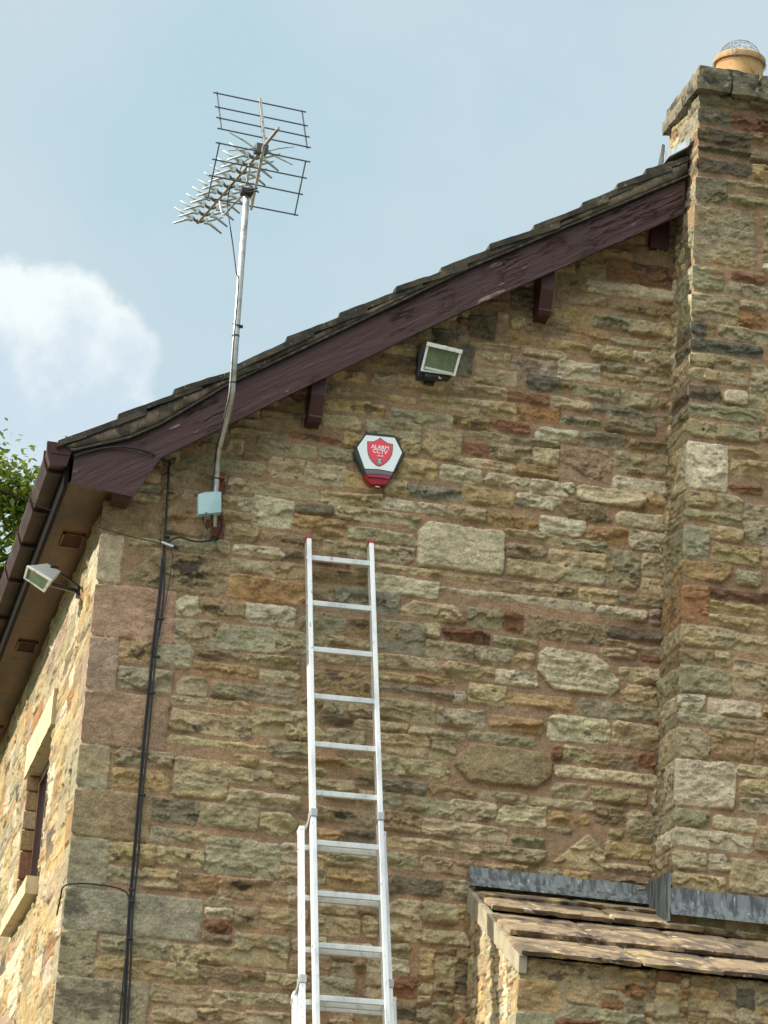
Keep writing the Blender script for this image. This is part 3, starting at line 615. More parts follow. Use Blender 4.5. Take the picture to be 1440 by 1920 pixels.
# ------------------------------------------------------------------ chimney
CX, CY, CW, CT = 3.14, -.40, 1.15, 9.47
cs = read(CHI, CY, clampx=CX)
cs = [(a - CX, b, c_ - CX, d, k, o_) for a, b, c_, d, k, o_ in cs]
for i, s in enumerate(cs):
    w_, h_ = s[2] - s[0], s[3] - s[1]
    if h_ > .25: cs[i] = (*s[:5], dict(s[5], h=.022))
ccor = sorted([s for s in cs if s[0] <= .001], key=lambda s: s[1])
cq = [(s[1], s[3]) for s in ccor]
cfl = fill(0, CW, VB, CT, cs, 5, mn_=(6, 5))
cq += [(s[1], s[3]) for s in cfl if s[0] < .03]
cfl = [((0. if s[0] < .03 else s[0]), *s[1:]) for s in cfl]
edgec = edge_profile(cq, 9)
def c_place(U, V, H):
    t = np.clip(1 - U / .04, 0, 1); hc = H[:, :1]; return CX + U - hc * t, CY - H, V
def soot(U, V, a, b):
    return 1 - np.clip((V - 8.5) / .9, 0, 1) * .35 + 0 * U
co, q, c, _ = stonework(0, CW, VB, CT, cs + cfl, 77, c_place, None, edgec, parent=house, dark=soot)
# left cheek of the chimney: corner stones turn the corner
lq = []; r_ = random.Random(3)
for s in ccor + [s for s in cfl if s[0] <= .001]:
    lw = r_.choice((.40, .28, .22, .40, .33)) if s[3] - s[1] < .2 else r_.choice((.13, .17, .2)); lq.append((0., s[1], lw, s[3], s[4] if s[4] not in 'o' else 'O', {}))
lf = fill(0, .60, VB, CT, lq, 12, wr=(.10, .3))
def l_place(U, V, H):
    t = np.clip(1 - U / .04, 0, 1); hc = H[:, :1]; return CX - H, CY + U - hc * t, V
def l_keep(U, V): return ~((U > .44) & (V < 9.0))
co2, q2, c2, _ = stonework(0, .60, VB, CT, lq + lf, 91, l_place, l_keep, edgec, parent=house, amp=.6)
cbox = core_boxes([(CX + .02, CX + CW, CY + .03, .20, 8.9, CT - .01), (CX + .02, CX + CW, CY + .03, .05, 0, 8.9)], OFF)
cbox = (cbox[0], cbox[1], cbox[2])
gf = fill(0, 3.11, VB, 9.2, [], 41)
def r_keep(U, V): return (V < rake(U + 4.29) + .02)
co3, q3, c3, _ = stonework(0, 3.11, VB, 9.2, gf, 131, lambda U, V, H: (U + 4.29, -H, V), r_keep, None, parent=house)
np_mesh('gable_wall', [(co3, q3, c3)], M_STONE, house)
chim = np_mesh('chimney', [(co, q, c), (co2, q2[:, ::-1], c2), cbox], M_STONE, house)
def rough_block(b, x0, x1, y0, y1, z0, z1, seed, j=.008, res=.03):
    """a hand-dressed slab: a subdivided box with a broken surface"""
    r = np.random.default_rng(seed); bm = bmesh.new(); bmesh.ops.create_cube(bm, size=1)
    sx, sy, sz = x1 - x0, y1 - y0, z1 - z0
    for axis, ln in ((0, sx), (1, sy), (2, sz)):
        n = max(1, int(ln / res))
        if n > 1:
            for i in range(1, n):
                p = -.5 + i / n; co_ = [0, 0, 0]; co_[axis] = p; no = [0, 0, 0]; no[axis] = 1
                bmesh.ops.bisect_plane(bm, geom=bm.verts[:] + bm.edges[:] + bm.faces[:], plane_co=co_, plane_no=no)
    ph = r.uniform(0, 50, 3)
    from mathutils import noise as mn
    V = []
    for v_ in bm.verts:
        p = Vector((x0 + (v_.co.x + .5) * sx, y0 + (v_.co.y + .5) * sy, z0 + (v_.co.z + .5) * sz))
        q_ = (p + Vector(ph)) * 9
        d = mn.noise_vector(q_) * j + mn.noise_vector(q_ * 3.1) * j * .6
        e = sum(abs(abs(v_.co[k]) - .5) < 1e-4 for k in range(3))
        if e >= 2:                                            # knock back the arrises
            cen = Vector(((x0 + x1) / 2, (y0 + y1) / 2, (z0 + z1) / 2)); dd = Vector([(-1 if v_.co[k] > 0 else 1) * (1 if abs(abs(v_.co[k]) - .5) < 1e-4 else 0) for k in range(3)])
            d += dd * j * (.5 + .6 * abs(mn.noise(q_ * 2)))
        V.append(p + d)
    bm.verts.index_update(); b.add(V, [[t.index for t in f.verts] for f in bm.faces]); bm.free(); return b
b = MB(); sd = 0
for (x0, x1) in ((3.088, 3.30), (3.306, 3.62), (3.626, 3.95), (3.956, 4.36)):
    b = MB(); rough_block(b, x0, x1, -.475, -.20, 9.462, 9.547, sd); sd += 1; b.build('coping_stone', M_GRIT, chim)
b = MB(); rough_block(b, 3.088, 4.36, -.194, .21, 9.462, 9.547, sd); b.build('coping_stone', M_GRIT, chim)
for (x0, x1) in ((3.105, 3.475), (3.481, 3.9), (3.906, 4.33)):
    sd += 1; b = MB(); rough_block(b, x0, x1, -.45, .19, 9.550, 9.630, sd); b.build('coping_stone', M_GRIT, chim)
pc = (3.462, -.10, 9.62); b = MB()
b.lathe(pc, [(.150, -.01), (.140, .16), (.1385, .222), (.152, .226), (.1545, .236), (.1545, .256), (.148, .264), (.128, .262), (.120, .25), (.118, .0)], 110)
pot = b.build('chimney_pot', M_POT, chim)
bm = bmesh.new(); bmesh.ops.create_icosphere(bm, subdivisions=3, radius=.126)
b = MB(); cz = 9.62 + .262
for f in [e for e in bm.edges]:
    a, d = f.verts[0].co, f.verts[1].co
    if min(a.z, d.z) > -.01 and random.random() < .8: b.tube([(pc[0] + a.x, pc[1] + a.y, cz + a.z * .95), (pc[0] + d.x, pc[1] + d.y, cz + d.z * .95)], .0013, 4, False)
bm.free()
ring = [(pc[0] + .157 * math.cos(t), pc[1] + .157 * math.sin(t), 9.62 + .222) for t in np.linspace(0, 2 * math.pi, 33)]
b.tube(ring, .0022, 5); b.tube([ring[21], (ring[21][0] - .012, ring[21][1] - .01, 9.90), (pc[0] - .10, pc[1] - .07, 9.905)], .003, 5)
b.tube([(ring[1][0], ring[1][1], 9.825), (ring[1][0] + .02, ring[1][1] - .01, 9.80)], .002, 5)
b.build('wire_bird_guard', M_WIRE, chim)
# lead where the roof slope meets the stack
b = MB()
b.prism([(3.112, -.29, 9.19), (3.112, -.31, 9.225), (3.112, .21, 9.36), (3.112, .21, 9.18)], (.006, 0, 0))
b.prism([(3.00, -.262, 9.105), (3.118, -.262, 9.19), (3.118, .22, 9.19), (3.00, .22, 9.105)], (0, 0, .006))
b.prism([(3.06, .215, 9.16), (3.12, .225, 9.2), (3.12, .225, 9.42), (3.10, .215, 9.42)], (0, .006, 0))
b.build('lead_flashing', M_LEADFLAT, chim)

# ------------------------------------------------------------------ roof, verge, bargeboard
VT = [at(x, y, 1, -.25) for x, y in [(112, 826), (225, 780), (330, 733), (440, 690), (540, 636), (640, 590), (745, 541), (830, 505), (920, 462), (1003, 427), (1095, 383), (1160, 348), (1215, 320), (1290, 288)]]
def rough_strip(b, prof_pts, y0, y1, th, seed, ny=40, jy=.007, j=.0035):
    """roof slate course: polyline in xz swept along y with a ragged verge edge"""
    from mathutils import noise as mn
    n = len(prof_pts); V = []; ys = np.concatenate([np.linspace(y0, y0 + .25, 6), np.linspace(y0 + .3, y1, ny)])
    for lay in (0, 1):
        for (x, z) in prof_pts:
            for yi, y in enumerate(ys):
                p = Vector((x * 7 + seed, y * 7, z * 7 + lay * .7)); d = mn.noise_vector(p * 1.7) * j + mn.noise_vector(p * 5) * j * .6
                yy = y + (mn.noise(Vector((x * 9, seed * 3.1, lay * .4))) * jy + mn.noise(Vector((x * 40, seed, lay))) * .006 if yi == 0 else 0)
                V.append((x + d.x, yy, z + d.z - (th if lay else 0)))
    m_ = len(ys); f = []
    for i in range(n - 1):
        for k in range(m_ - 1):
            f.append([i * m_ + k, (i + 1) * m_ + k, (i + 1) * m_ + k + 1, i * m_ + k + 1]); o_ = n * m_
            f.append([o_ + i * m_ + k, o_ + i * m_ + k + 1, o_ + (i + 1) * m_ + k + 1, o_ + (i + 1) * m_ + k])
        f.append([i * m_, n * m_ + i * m_, n * m_ + (i + 1) * m_, (i + 1) * m_])
        f.append([i * m_ + m_ - 1, (i + 1) * m_ + m_ - 1, n * m_ + (i + 1) * m_ + m_ - 1, n * m_ + i * m_ + m_ - 1])
    for k in range(m_ - 1):
        f.append([k, k + 1, n * m_ + k + 1, n * m_ + k]); a = (n - 1) * m_
        f.append([a + k, n * m_ + a + k, n * m_ + a + k + 1, a + k + 1])
    b.add(V, f)
b = MB()
for i in range(len(VT) - 1):
    x0, z0 = VT[i][0] - .01, VT[i][2] - .004; x1, z1 = VT[i + 1][0], VT[i + 1][2]
    if i > 0: z0 += .012
    x2 = x1 + (.14 if i < len(VT) - 2 else .0); s_ = (z1 - .016 - z0) / (x1 - x0)
    xs = np.linspace(x0, x2, 14); ye = 7.9
    y0_ = -.262 + random.uniform(-.008, .012)
    rough_strip(b, [(x, z0 + s_ * (x - x0)) for x in xs], y0_, ye, .034 + random.uniform(-.005, .008), i * 3.3)
xs = np.linspace(3.12, 3.78, 12); rough_strip(b, [(x, 9.16 + (x - 3.12) * .62) for x in xs], .22, 7.9, .03, 50.1)
xs = np.linspace(3.70, 7.7, 20); rough_strip(b, [(x, 9.56 - (x - 3.70) * .64) for x in xs], .05, 7.9, .04, 51.1)
roof = b.build('roof', M_ROOF, house)
# mortar bedding and undercloak between bargeboard and slates
bt = [(-.245, 6.866), (-.218, 6.870), (.06, 6.976), (.225, 7.079), (.582, 7.366), (.891, 7.573), (1.899, 8.260), (3.125, 9.009)]
b = MB(); xs = np.linspace(-.27, 3.12, 110)
tb = np.interp(xs, [p[0] for p in bt], [p[1] for p in bt]); tp = np.interp(xs, [p[0] for p in VT], [p[2] for p in VT]) - .042
from mathutils import noise as mn
rows = 5; V = []; f = []
for i, x in enumerate(xs):
    for k in range(rows):
        t = k / (rows - 1); z = tb[i] + .016 + (tp[i] - tb[i] - .016) * t
        y = -.240 - .012 * math.sin(math.pi * t) + mn.noise(Vector((x * 11, z * 11, 0))) * .010 + mn.noise(Vector((x * 40, z * 40, 3))) * .004
        V.append((x, y, z))
    V.append((x, -.02, tp[i])); V.append((x, -.02, tb[i] + .016))
rr = rows + 2
for i in range(len(xs) - 1):
    for k in range(rr): f.append([i * rr + k, (i + 1) * rr + k, (i + 1) * rr + (k + 1) % rr, i * rr + (k + 1) % rr])
f += [list(range(rr)), [(len(xs) - 1) * rr + k for k in range(rr)][::-1]]
b.add(V, f); b.build('verge_mortar', M_MORTAR, house, smooth=True)
b = MB()
for i in range(len(bt) - 1):
    a, d = bt[i], bt[i + 1]; n_ = 8
    for k in range(n_):
        p = [a[0] + (d[0] - a[0]) * k / n_, a[1] + (d[1] - a[1]) * k / n_]; q_ = [a[0] + (d[0] - a[0]) * (k + 1) / n_, a[1] + (d[1] - a[1]) * (k + 1) / n_]
        jz = random.uniform(-.002, .002)
        b.prism([(p[0], -.252 + jz, p[1] + .004), (q_[0], -.252 + jz, q_[1] + .004), (q_[0], -.252 + jz, q_[1] + .014), (p[0], -.252 + jz, p[1] + .014)], (0, .2, 0))
b.build('undercloak', material('grey_undercloak', (.05, .046, .04), .9, var=[(20, (.12, .11, .09), .5, .66)]), house)
poly = [(-.218, 6.864), (.06, 6.970), (.225, 7.073), (.582, 7.360), (.891, 7.567), (1.899, 8.254), (3.119, 9.001),
        (3.119, 8.789), (1.912, 8.030), (.907, 7.357), (.557, 7.116), (.241, 6.900), (.117, 6.662), (-.222, 6.698)]
b = MB(); 
P3 = [(x, -.222, z) for x, z in poly]
# planks as strips so that the polygon is concave-safe
top = [(-.218, 6.864), (.06, 6.970), (.225, 7.073), (.582, 7.360), (.891, 7.567), (1.899, 8.254), (3.119, 9.001)]
bot = [(-.222, 6.698), (.117, 6.662), (.241, 6.900), (.557, 7.116), (.907, 7.357), (1.912, 8.030), (3.119, 8.789)]
b.prism([(x, -.222, z) for x, z in poly], (0, .028, 0))
b.prism([(.112, -.193, 6.668), (.10, -.16, 6.645), (.01, -.16, 6.655), (.01, -.193, 6.70), (.105, -.193, 6.69)], (0, .12, 0))
bb = b.build('bargeboard', M_BARGE, house)
for xc, zt in ((1.081, 7.50), (2.347, 8.32)):
    b = MB(); hw = .037
    prof = [(0, zt + .05), (-.172, zt + .05), (-.172, zt - .10), (-.135, zt - .205), (-.140, zt - .217), (-.118, zt - .238), (0, zt - .248)]
    b.prism([(xc - hw, y, z) for y, z in prof], (2 * hw, 0, 0))
    b.build('purlin_end', M_MAROON, house)
pd, pe = at(1217, 458, 1, -.09), at(1262, 430, 1, -.09)
MB().abox(pd[0] + .02, pe[0] - .01, -.05, .0, pd[2], pd[2] + .22, .004).build('purlin_end', M_MAROON, house)
# eaves: soffit, fascia, gutter
b = MB()
for k in range(9):
    y0 = -.19 + k * .93
    b.abox(-.235, .03, y0, y0 + .926, 6.700, 6.712)
sof = b.build('soffit', M_SOFFIT, house)
MB().abox(-.258, -.236, -.19, 8.0, 6.675, 6.88).build('fascia_board', material('dark_fascia', (.012, .008, .007), .6, spec=.05), house)
for (x0, y0) in ((-.16, .67), (-.17, 3.05), (-.17, 5.4)):
    b = MB(); b.abox(x0, x0 + .125, y0, y0 + .01, 6.688, 6.70).abox(x0, x0 + .125, y0 + .24, y0 + .25, 6.688, 6.70).abox(x0, x0 + .01, y0, y0 + .25, 6.688, 6.70).abox(x0 + .115, x0 + .125, y0, y0 + .25, 6.688, 6.70)
    for k in range(9): b.abox(x0 + .012, x0 + .113, y0 + .018 + k * .025, y0 + .024 + k * .025, 6.692, 6.70)
    b.build('soffit_vent', M_SOFFIT, sof)
gp = [(-.362, 6.905), (-.366, 6.86), (-.342, 6.795), (-.262, 6.795), (-.258, 6.905), (-.263, 6.905), (-.266, 6.80), (-.338, 6.80), (-.359, 6.86), (-.357, 6.905)]
gut = MB().prism([(x, -.20, z) for x, z in gp], (0, 8.2, 0)).build('gutter', M_GUTTER, house)
b = MB(); b.prism([(-.370, -.226, 6.912), (-.366, -.226, 6.85), (-.345, -.226, 6.786), (-.255, -.226, 6.786), (-.225, -.226, 6.912)], (0, .035, 0))
b.prism([(-.362, -.231, 6.905), (-.342, -.231, 6.845), (-.242, -.231, 6.845), (-.22, -.231, 6.905)], (0, .006, 0)); b.build('gutter_end_cap', M_MAROON, gut)
for y in (-.10, .62, 1.30, 2.05, 2.9, 4.0, 5.1, 6.3, 7.5):
    MB().prism([(-.372, y, 6.90), (-.372, y, 6.85), (-.348, y, 6.778), (-.262, y, 6.775), (-.262, y, 6.79), (-.34, y, 6.79), (-.364, y, 6.86), (-.364, y, 6.90)], (0, .03, 0)).build('gutter_bracket', M_GUTTER, gut)
# window
b = MB(); xw = .058
b.abox(xw, xw + .05, WIN[0], WIN[0] + .05, WIN[2], WIN[3] - .006).abox(xw, xw + .05, WIN[1] - .075, WIN[1] - .025, WIN[2], WIN[3] - .012)
b.abox(xw + .002, xw + .048, WIN[0] + .05, WIN[1] - .075, WIN[3] - .06, WIN[3] - .008).abox(xw + .002, xw + .048, WIN[0] + .05, WIN[1] - .075, WIN[2], WIN[2] + .05).abox(xw - .004, xw + .046, 2.50, 2.56, WIN[2] + .05, WIN[3] - .06)
win = b.build('window', M_FRAME, house)
MB().abox(xw + .02, xw + .026, WIN[0] + .05, WIN[1] - .075, WIN[2] + .05, WIN[3] - .06).build('pane', M_GLASS, win)
b = MB(); rough_block(b, -.028, .165, WIN[0] - .045, WIN[1] + .15, WIN[3] + .002, WIN[3] + .222, 61, .0025); b.build('lintel', M_LINTEL, win)
b = MB(); rough_block(b, -.075, .16, WIN[0] - .04, WIN[1] + .15, WIN[2] - .11, WIN[2] - .004, 62, .0025); b.build('sill', M_LINTEL, win)

# ------------------------------------------------------------------ lean-to
LX, LY = 2.145, -1.15; SL = .462
def lz(y): return 4.785 + SL * y
LQ = []; z_ = VB; k_ = 0
while z_ < 4.2:
    h_ = random.uniform(.09, .17); LQ.append((z_ + .006, z_ + h_ - .006, .2, .2, 'bgy'[k_ % 3])); z_ += h_; k_ += 1
edgel = edge_profile(LQ, 31)
r_ = random.Random(8)
fq = [(0., z0, r_.uniform(.15, .4), z1, k) for z0, z1, a, b_, k in LQ]; sq_ = [(0., z0, r_.uniform(.12, .3), z1, k) for z0, z1, a, b_, k in LQ]
ff = fill(0, 2.2, VB, 4.25, fq, 14, wr=(.09, .3), hr=(.05, .11), wt=dict(b=26, y=26, O=8, o=12, r=9, n=10, g=12, d=4))
s2 = fill(0, 1.15, VB, 4.80, sq_, 15, wr=(.09, .28), wt=dict(b=34, y=18, n=14, g=20, O=6, w=6))
def f_place(U, V, H): t = np.clip(1 - U / .04, 0, 1); hc = H[:, :1]; return LX + U - hc * t, LY - H, V
def p_place(U, V, H): t = np.clip(1 - U / .04, 0, 1); hc = H[:, :1]; return LX - H, LY + U - hc * t, V
co, q, c, _ = stonework(0, 2.2, VB, 4.245, fq + ff, 101, f_place, None, edgel, parent=house, mortar=(172, 160, 136))
co2, q2, c2, _ = stonework(0, 1.15, VB, 4.80, sq_ + s2, 111, p_place, lambda U, V: V < lz(LY + U) + .01, edgel, parent=house, mortar=(138, 114, 88), amp=.45, nz=.6, st_=4.)
leanto = np_mesh('lean_to', [(co, q, c), (co2, q2[:, ::-1], c2), core_boxes([(LX + .02, 4.35, LY + .02, -.0, 0, 4.20), (LX + .001, LX + .02, LY + .01, 0, 0, VB), (LX + .02, 4.35, LY + .002, LY + .02, 0, VB)], OFF)], M_STONE, house)
# slates, each its own slab inside the roof mesh
tails = [-.245, -.475, -.905, -1.25]; joints = [[2.155, 2.672, 3.19], [2.145, 2.80, 3.30, 3.85], [2.138, 2.60, 3.06, 3.43, 3.9], [2.12, 2.74, 3.16, 3.62, 4.1]]
dn = np.array([0, -1, -SL]); dn /= np.linalg.norm(dn); up_ = np.array([0, -SL, 1.]); up_ /= np.linalg.norm(up_)
def slab(b, x0, x1, ytail, yhead, lift, th, seed):
    """stone slate: thick, rough broken tail, riding on the course below"""
    nx = max(6, int((x1 - x0) / .03)); ny = 9; V = []; hz = lift
    for lay in (0, 1):
        for i in range(nx + 1):
            for k in range(ny + 1):
                tx = i / nx; ty = k / ny; x = x0 + (x1 - x0) * tx; y = ytail + (yhead - ytail) * ty
                p = Vector((x * 12 + seed, y * 12, lay * 2.)); nz = mn.noise(p) * .004 + mn.noise(p * 3) * .0015
                e = mn.noise(Vector((x * 16, seed, lay))) * .028 + mn.noise(Vector((x * 50, seed, lay))) * .012 if k == 0 else 0
                ex = mn.noise(Vector((seed, y * 16, lay))) * .006 if i in (0, nx) else 0
                z = 4.785 + SL * y + hz * (1 - ty) + .012 + nz - (th if lay else 0) + (0 if lay else -.006 * (k == 0 or i in (0, nx)))
                V.append((x + ex, y - e + (.022 if lay and k == 0 else 0), z))
    tz = mn.noise(Vector((seed, 1.7, 0))) * .016; V = [(a, b_, c_ + tz * ((a - x0) / (x1 - x0) - .5)) for a, b_, c_ in V]
    m_ = ny + 1; f = []; o_ = (nx + 1) * m_
    for i in range(nx):
        for k in range(ny):
            f.append([i * m_ + k, (i + 1) * m_ + k, (i + 1) * m_ + k + 1, i * m_ + k + 1]); f.append([o_ + i * m_ + k, o_ + i * m_ + k + 1, o_ + (i + 1) * m_ + k + 1, o_ + (i + 1) * m_ + k])
        f.append([i * m_, o_ + i * m_, o_ + (i + 1) * m_, (i + 1) * m_]); f.append([i * m_ + ny, (i + 1) * m_ + ny, o_ + (i + 1) * m_ + ny, o_ + i * m_ + ny])
    for k in range(ny):
        f.append([k, k + 1, o_ + k + 1, o_ + k]); a = nx * m_; f.append([a + k, o_ + a + k, o_ + a + k + 1, a + k + 1])
    b.add(V, f)
b = MB()
for ci, (yt, js) in enumerate(zip(tails, joints)):
    yh = min(yt + .46, .0); js = js + [4.45]
    for k in range(len(js) - 1):
        x0, x1 = js[k], js[k + 1] - .007
        hd = -.41 if (ci == 0 and x0 > 3.0) else (yh if x0 < 3.08 else min(yh, -.405))
        if ci == 0 and x0 > 3.1: continue
        if x1 > 3.14 and x0 < 3.14 and yt > -.41: x1 = 3.125
        if yt > -.40 and x0 > 3.12: continue
        slab(b, x0, x1, yt + random.uniform(-.012, .012), min(hd, yt + .46), .050 + random.uniform(-.004, .004), .024 + random.uniform(-.004, .008), ci * 7.1 + k * 3.3)
lroof = b.build('lean_to_roof', M_LSLATE, house)
b = MB()      # cement-rendered verge fillet below the slates
y0, y1 = -.02, -1.205
b.prism([(LX - .028, y0, lz(y0) + .012), (LX - .028, y1, lz(y1) + .015), (LX - .028, y1 + .0, lz(y1) - .07), (LX - .028, y0, lz(y0) - .105)], (.04, 0, 0))
b.build('verge_fillet', M_CEMENT, leanto)
b = MB()      # lead: wall flashing, cheek soaker, front flashing
def ripple(b, P0, P1, zt0, zb0, zt1, zb1, out_b, n=26, seed=0):
    P0 = np.array(P0, float); P1 = np.array(P1, float); V = []; d = P1 - P0; nrm = np.array([d[1], -d[0], 0]); nrm /= np.linalg.norm(nrm)
    for i in range(n + 1):
        t = i / n; p = P0 + d * t; w1 = mn.noise(Vector((t * 9 + seed, 0, 1))) * .004
        for k, s_ in enumerate((0, .5, 1)):
            z = (zt0 + (zt1 - zt0) * t) * (1 - s_) + (zb0 + (zb1 - zb0) * t) * s_ + (w1 * 1.5 if k == 0 else 0)
            off = .006 + out_b * s_ ** 2 + w1 * s_ + mn.noise(Vector((t * 20 + seed, s_ * 3, 4))) * .003
            V.append([p[0] + nrm[0] * off, p[1] + nrm[1] * off, z])
    V += [[v_[0] - nrm[0] * .004, v_[1] - nrm[1] * .004, v_[2]] for v_ in V]
    m0 = 3 * (n + 1); f = []
    for i in range(n):
        for k in range(2):
            a = i * 3 + k; f.append([a, a + 3, a + 4, a + 1]); f.append([m0 + a, m0 + a + 1, m0 + a + 4, m0 + a + 3])
        f.append([i * 3 + 2, i * 3 + 5, m0 + i * 3 + 5, m0 + i * 3 + 2]); f.append([i * 3, m0 + i * 3, m0 + i * 3 + 3, i * 3 + 3])
    b.add(V, f)
ripple(b, (2.115, -.034, 0), (3.13, -.034, 0), 4.905, 4.79, 4.905, 4.79, .07, seed=1)
b.prism([(2.12, -.02, 4.905), (2.12, -.10, 4.80), (2.13, -.10, 4.775), (2.14, -.02, 4.80)], (.01, 0, 0))
b.prism([(3.098, .0, 4.91), (3.098, -.442, 4.91), (3.098, -.442, 4.625), (3.098, -.30, 4.69), (3.098, 0, 4.80)], (.005, 0, 0))
ripple(b, (3.108, -.436, 0), (4.4, -.436, 0), 4.822, 4.672, 4.822, 4.672, .05, 30, seed=9)
b.prism([(3.094, -.425, 4.91), (3.094, -.452, 4.905), (3.094, -.466, 4.64), (3.094, -.445, 4.63)], (.014, -.002, 0))
b.build('lead_flashing', M_LEAD, leanto)

# ------------------------------------------------------------------ ladder
LN = .268
lad = thing('extension_ladder', 'silver three-section extension ladder with red end caps leaning against the gable', 'ladder', (1.2, -1.8, 0))
def lp(x0, xd, z, back=0.):
    """point on the leaning ladder; the ladder also tilts a touch sideways"""
    y = -.06 - (6.62 - z) * LN + back; return np.array([x0 + xd * (6.62 - z), y, z])
def stile(px0, px1, z1, z0, back, wd=.026, dp=.062, cap=None):
    a = lp(px0, px1, z1, back); c_ = lp(px0, px1, z0, back); d = c_ - a; d /= np.linalg.norm(d)
    o = MB().bar(a, c_, dp, wd, up=(1, 0, 0), bev=.0025).build('stile', M_ALU, lad)
    if cap:
        MB().bar(a - d * .006, a + d * .016, dp + .004, wd + .004, up=(1, 0, 0), bev=.003).build('end_cap', cap, o)
    return o
M_CAPR = material('red_plastic_cap', (.33, .015, .03), .4); M_CAPW = material('pale_plastic_cap', (.66, .68, .68), .5)
nrmL = np.array([0, -1, -LN]) / math.hypot(1, LN)
sects = [(1.104, .0370, 1.452, .0405, 6.605, 2.55, 0., M_CAPR), (1.069, .0285, 1.464, .0495, 4.915, 1.0, .072, M_CAPW), (1.066, .022, 1.500, .0475, 4.04, 0.02, .144, M_CAPW)]
ux = (1, 0, 0)
for si, (xl, xld, xr, xrd, z1, z0, back, cap) in enumerate(sects):
    stile(xl, xld, z1, z0, back, cap=cap); stile(xr, xrd, z1 + .02, z0, back, cap=cap)
    z = [6.487, 4.79, 3.915][si]; st = .2755
    if si == 1: z = 6.487 - st * 6 - .018
    if si == 2: z = 6.487 - st * 9 - .03
    k = 0
    while z > z0 + .05:
        a = lp(xl, xld, z, back) + np.array([-.016, 0, 0]); c_ = lp(xr, xrd, z + .010, back) - np.array([-.016, 0, 0])
        MB().bar(a, c_, .030, .028, up=(0, 0, 1), bev=.003).build('rung', M_ALUD if si else M_ALU, lad)
        z -= st
for xx, xd, z in ((1.104, .037, 4.985), (1.452, .0405, 5.005), (1.069, .0285, 4.10), (1.464, .0495, 4.12)):
    bk = 0 if z > 4.5 else .072; a = lp(xx, xd, z, bk); d = np.array([0, LN, 1]); d /= np.linalg.norm(d)
    b = MB().bar(a - d * .022, a + d * .022, .075, .036, up=(1, 0, 0), bev=.003)
    sx = -1 if xx < 1.3 else 1
    b.bar(a + np.array([sx * .016, .0, -.02]), a + np.array([sx * .034, .06, -.11]), .02, .006, up=(1, 0, 0))
    b.build('guide_bracket', material('grey_steel_bracket', (.34, .36, .37), .5, metal=.4) if xx == 1.104 else bpy.data.materials['grey_steel_bracket'], lad)

# ------------------------------------------------------------------ alarm box
ab = thing('alarm_box', 'hexagonal burglar alarm box, white face with red shield and red lens below', 'alarm', tuple(at(709, 905, 1, 0)))
def ap(x, y, yy): return at(660 + x / 13.09, 800 + y / 13.09, 1, yy)
outer = [(350, 118), (1045, 195), (1120, 250), (1305, 670), (1290, 740), (985, 1245), (955, 1290), (290, 1180), (255, 1130), (25, 640), (30, 590)]
ox = np.mean([p[0] for p in outer]); oy = np.mean([p[1] for p in outer])
def sc_(pts, s): return [(ox + (x - ox) * s, oy + (y - oy) * s) for x, y in pts]
b = MB(); V = []
layers = [(-.002, .93), (-.045, 1.0), (-.062, .975), (-.068, .93)]
ref = [ap(x, y, -.065) for x, y in outer]; cen = np.mean(ref, 0)
for yy, s in layers: V += [(cen[0] + (p[0] - cen[0]) * s, yy, cen[2] + (p[2] - cen[2]) * s) for p in ref]
n = len(outer); f = [list(range(n))] + [[(k + 1) * n + i for i in range(n)][::-1] for k in (2,)]
for k in range(3): f += [[k * n + i, (k + 1) * n + i, (k + 1) * n + (i + 1) % n, k * n + (i + 1) % n] for i in range(n)]
b.add(V, f); b.build('case', M_DGREY, ab)
def plate(name, pts, y, th, mat, parent=ab): return MB().prism([tuple(np.array(ap(x, yv, y))) for x, yv in pts], (0, th, 0)).build(name, mat, parent)
face = plate('face_plate', [(345, 205), (1035, 272), (1052, 285), (1225, 625), (1222, 645), (1012, 1100), (1000, 1106), (660, 1040), (330, 1030), (310, 1015), (133, 520), (135, 500)], -.071, .005, M_WHITE)
plate('grey_band', [(322, 1050), (660, 1060), (1000, 1122), (970, 1205), (660, 1155), (345, 1150)], -.0705, .004, M_PRINTD)
lens = [(250, 1120), (330, 1160), (950, 1270), (985, 1235), (925, 1330), (830, 1425), (790, 1440), (450, 1430), (410, 1405), (300, 1250)]
refl = [ap(x, y, -.05) for x, y in lens]; cl = np.mean(refl, 0); V = []
for yy, s in ((-.003, .95), (-.045, 1.), (-.062, .94)): V += [(cl[0] + (p[0] - cl[0]) * s, yy, cl[2] + (p[2] - cl[2]) * s) for p in refl]
n = len(lens); f = [[2 * n + i for i in range(n)][::-1], list(range(n))]
for k in range(2): f += [[k * n + i, (k + 1) * n + i, (k + 1) * n + (i + 1) % n, k * n + (i + 1) % n] for i in range(n)]
MB().add(V, f).build('red_lens', M_REDLENS, ab)
plate('lens_face', [(350, 1165), (660, 1165), (960, 1222), (900, 1285), (660, 1245), (390, 1228)], -.0705, .006, M_REDLENS2)
sh = [(700, 262), (735, 300), (800, 350), (880, 395), (950, 415), (1008, 425), (1005, 560), (985, 680), (930, 790), (850, 880), (760, 945), (670, 985), (590, 950), (510, 880), (440, 790), (395, 690), (375, 580), (372, 355), (450, 360), (530, 355), (610, 325), (660, 290)]
sx_ = np.mean([p[0] for p in sh]); sy_ = np.mean([p[1] for p in sh])
plate('shield_border', sh, -.0725, .0015, M_PRINTD, face)
plate('shield', [(sx_ + (x - sx_) * .925, sy_ + (y - sy_) * .925) for x, y in sh], -.0736, .001, M_RED, face)
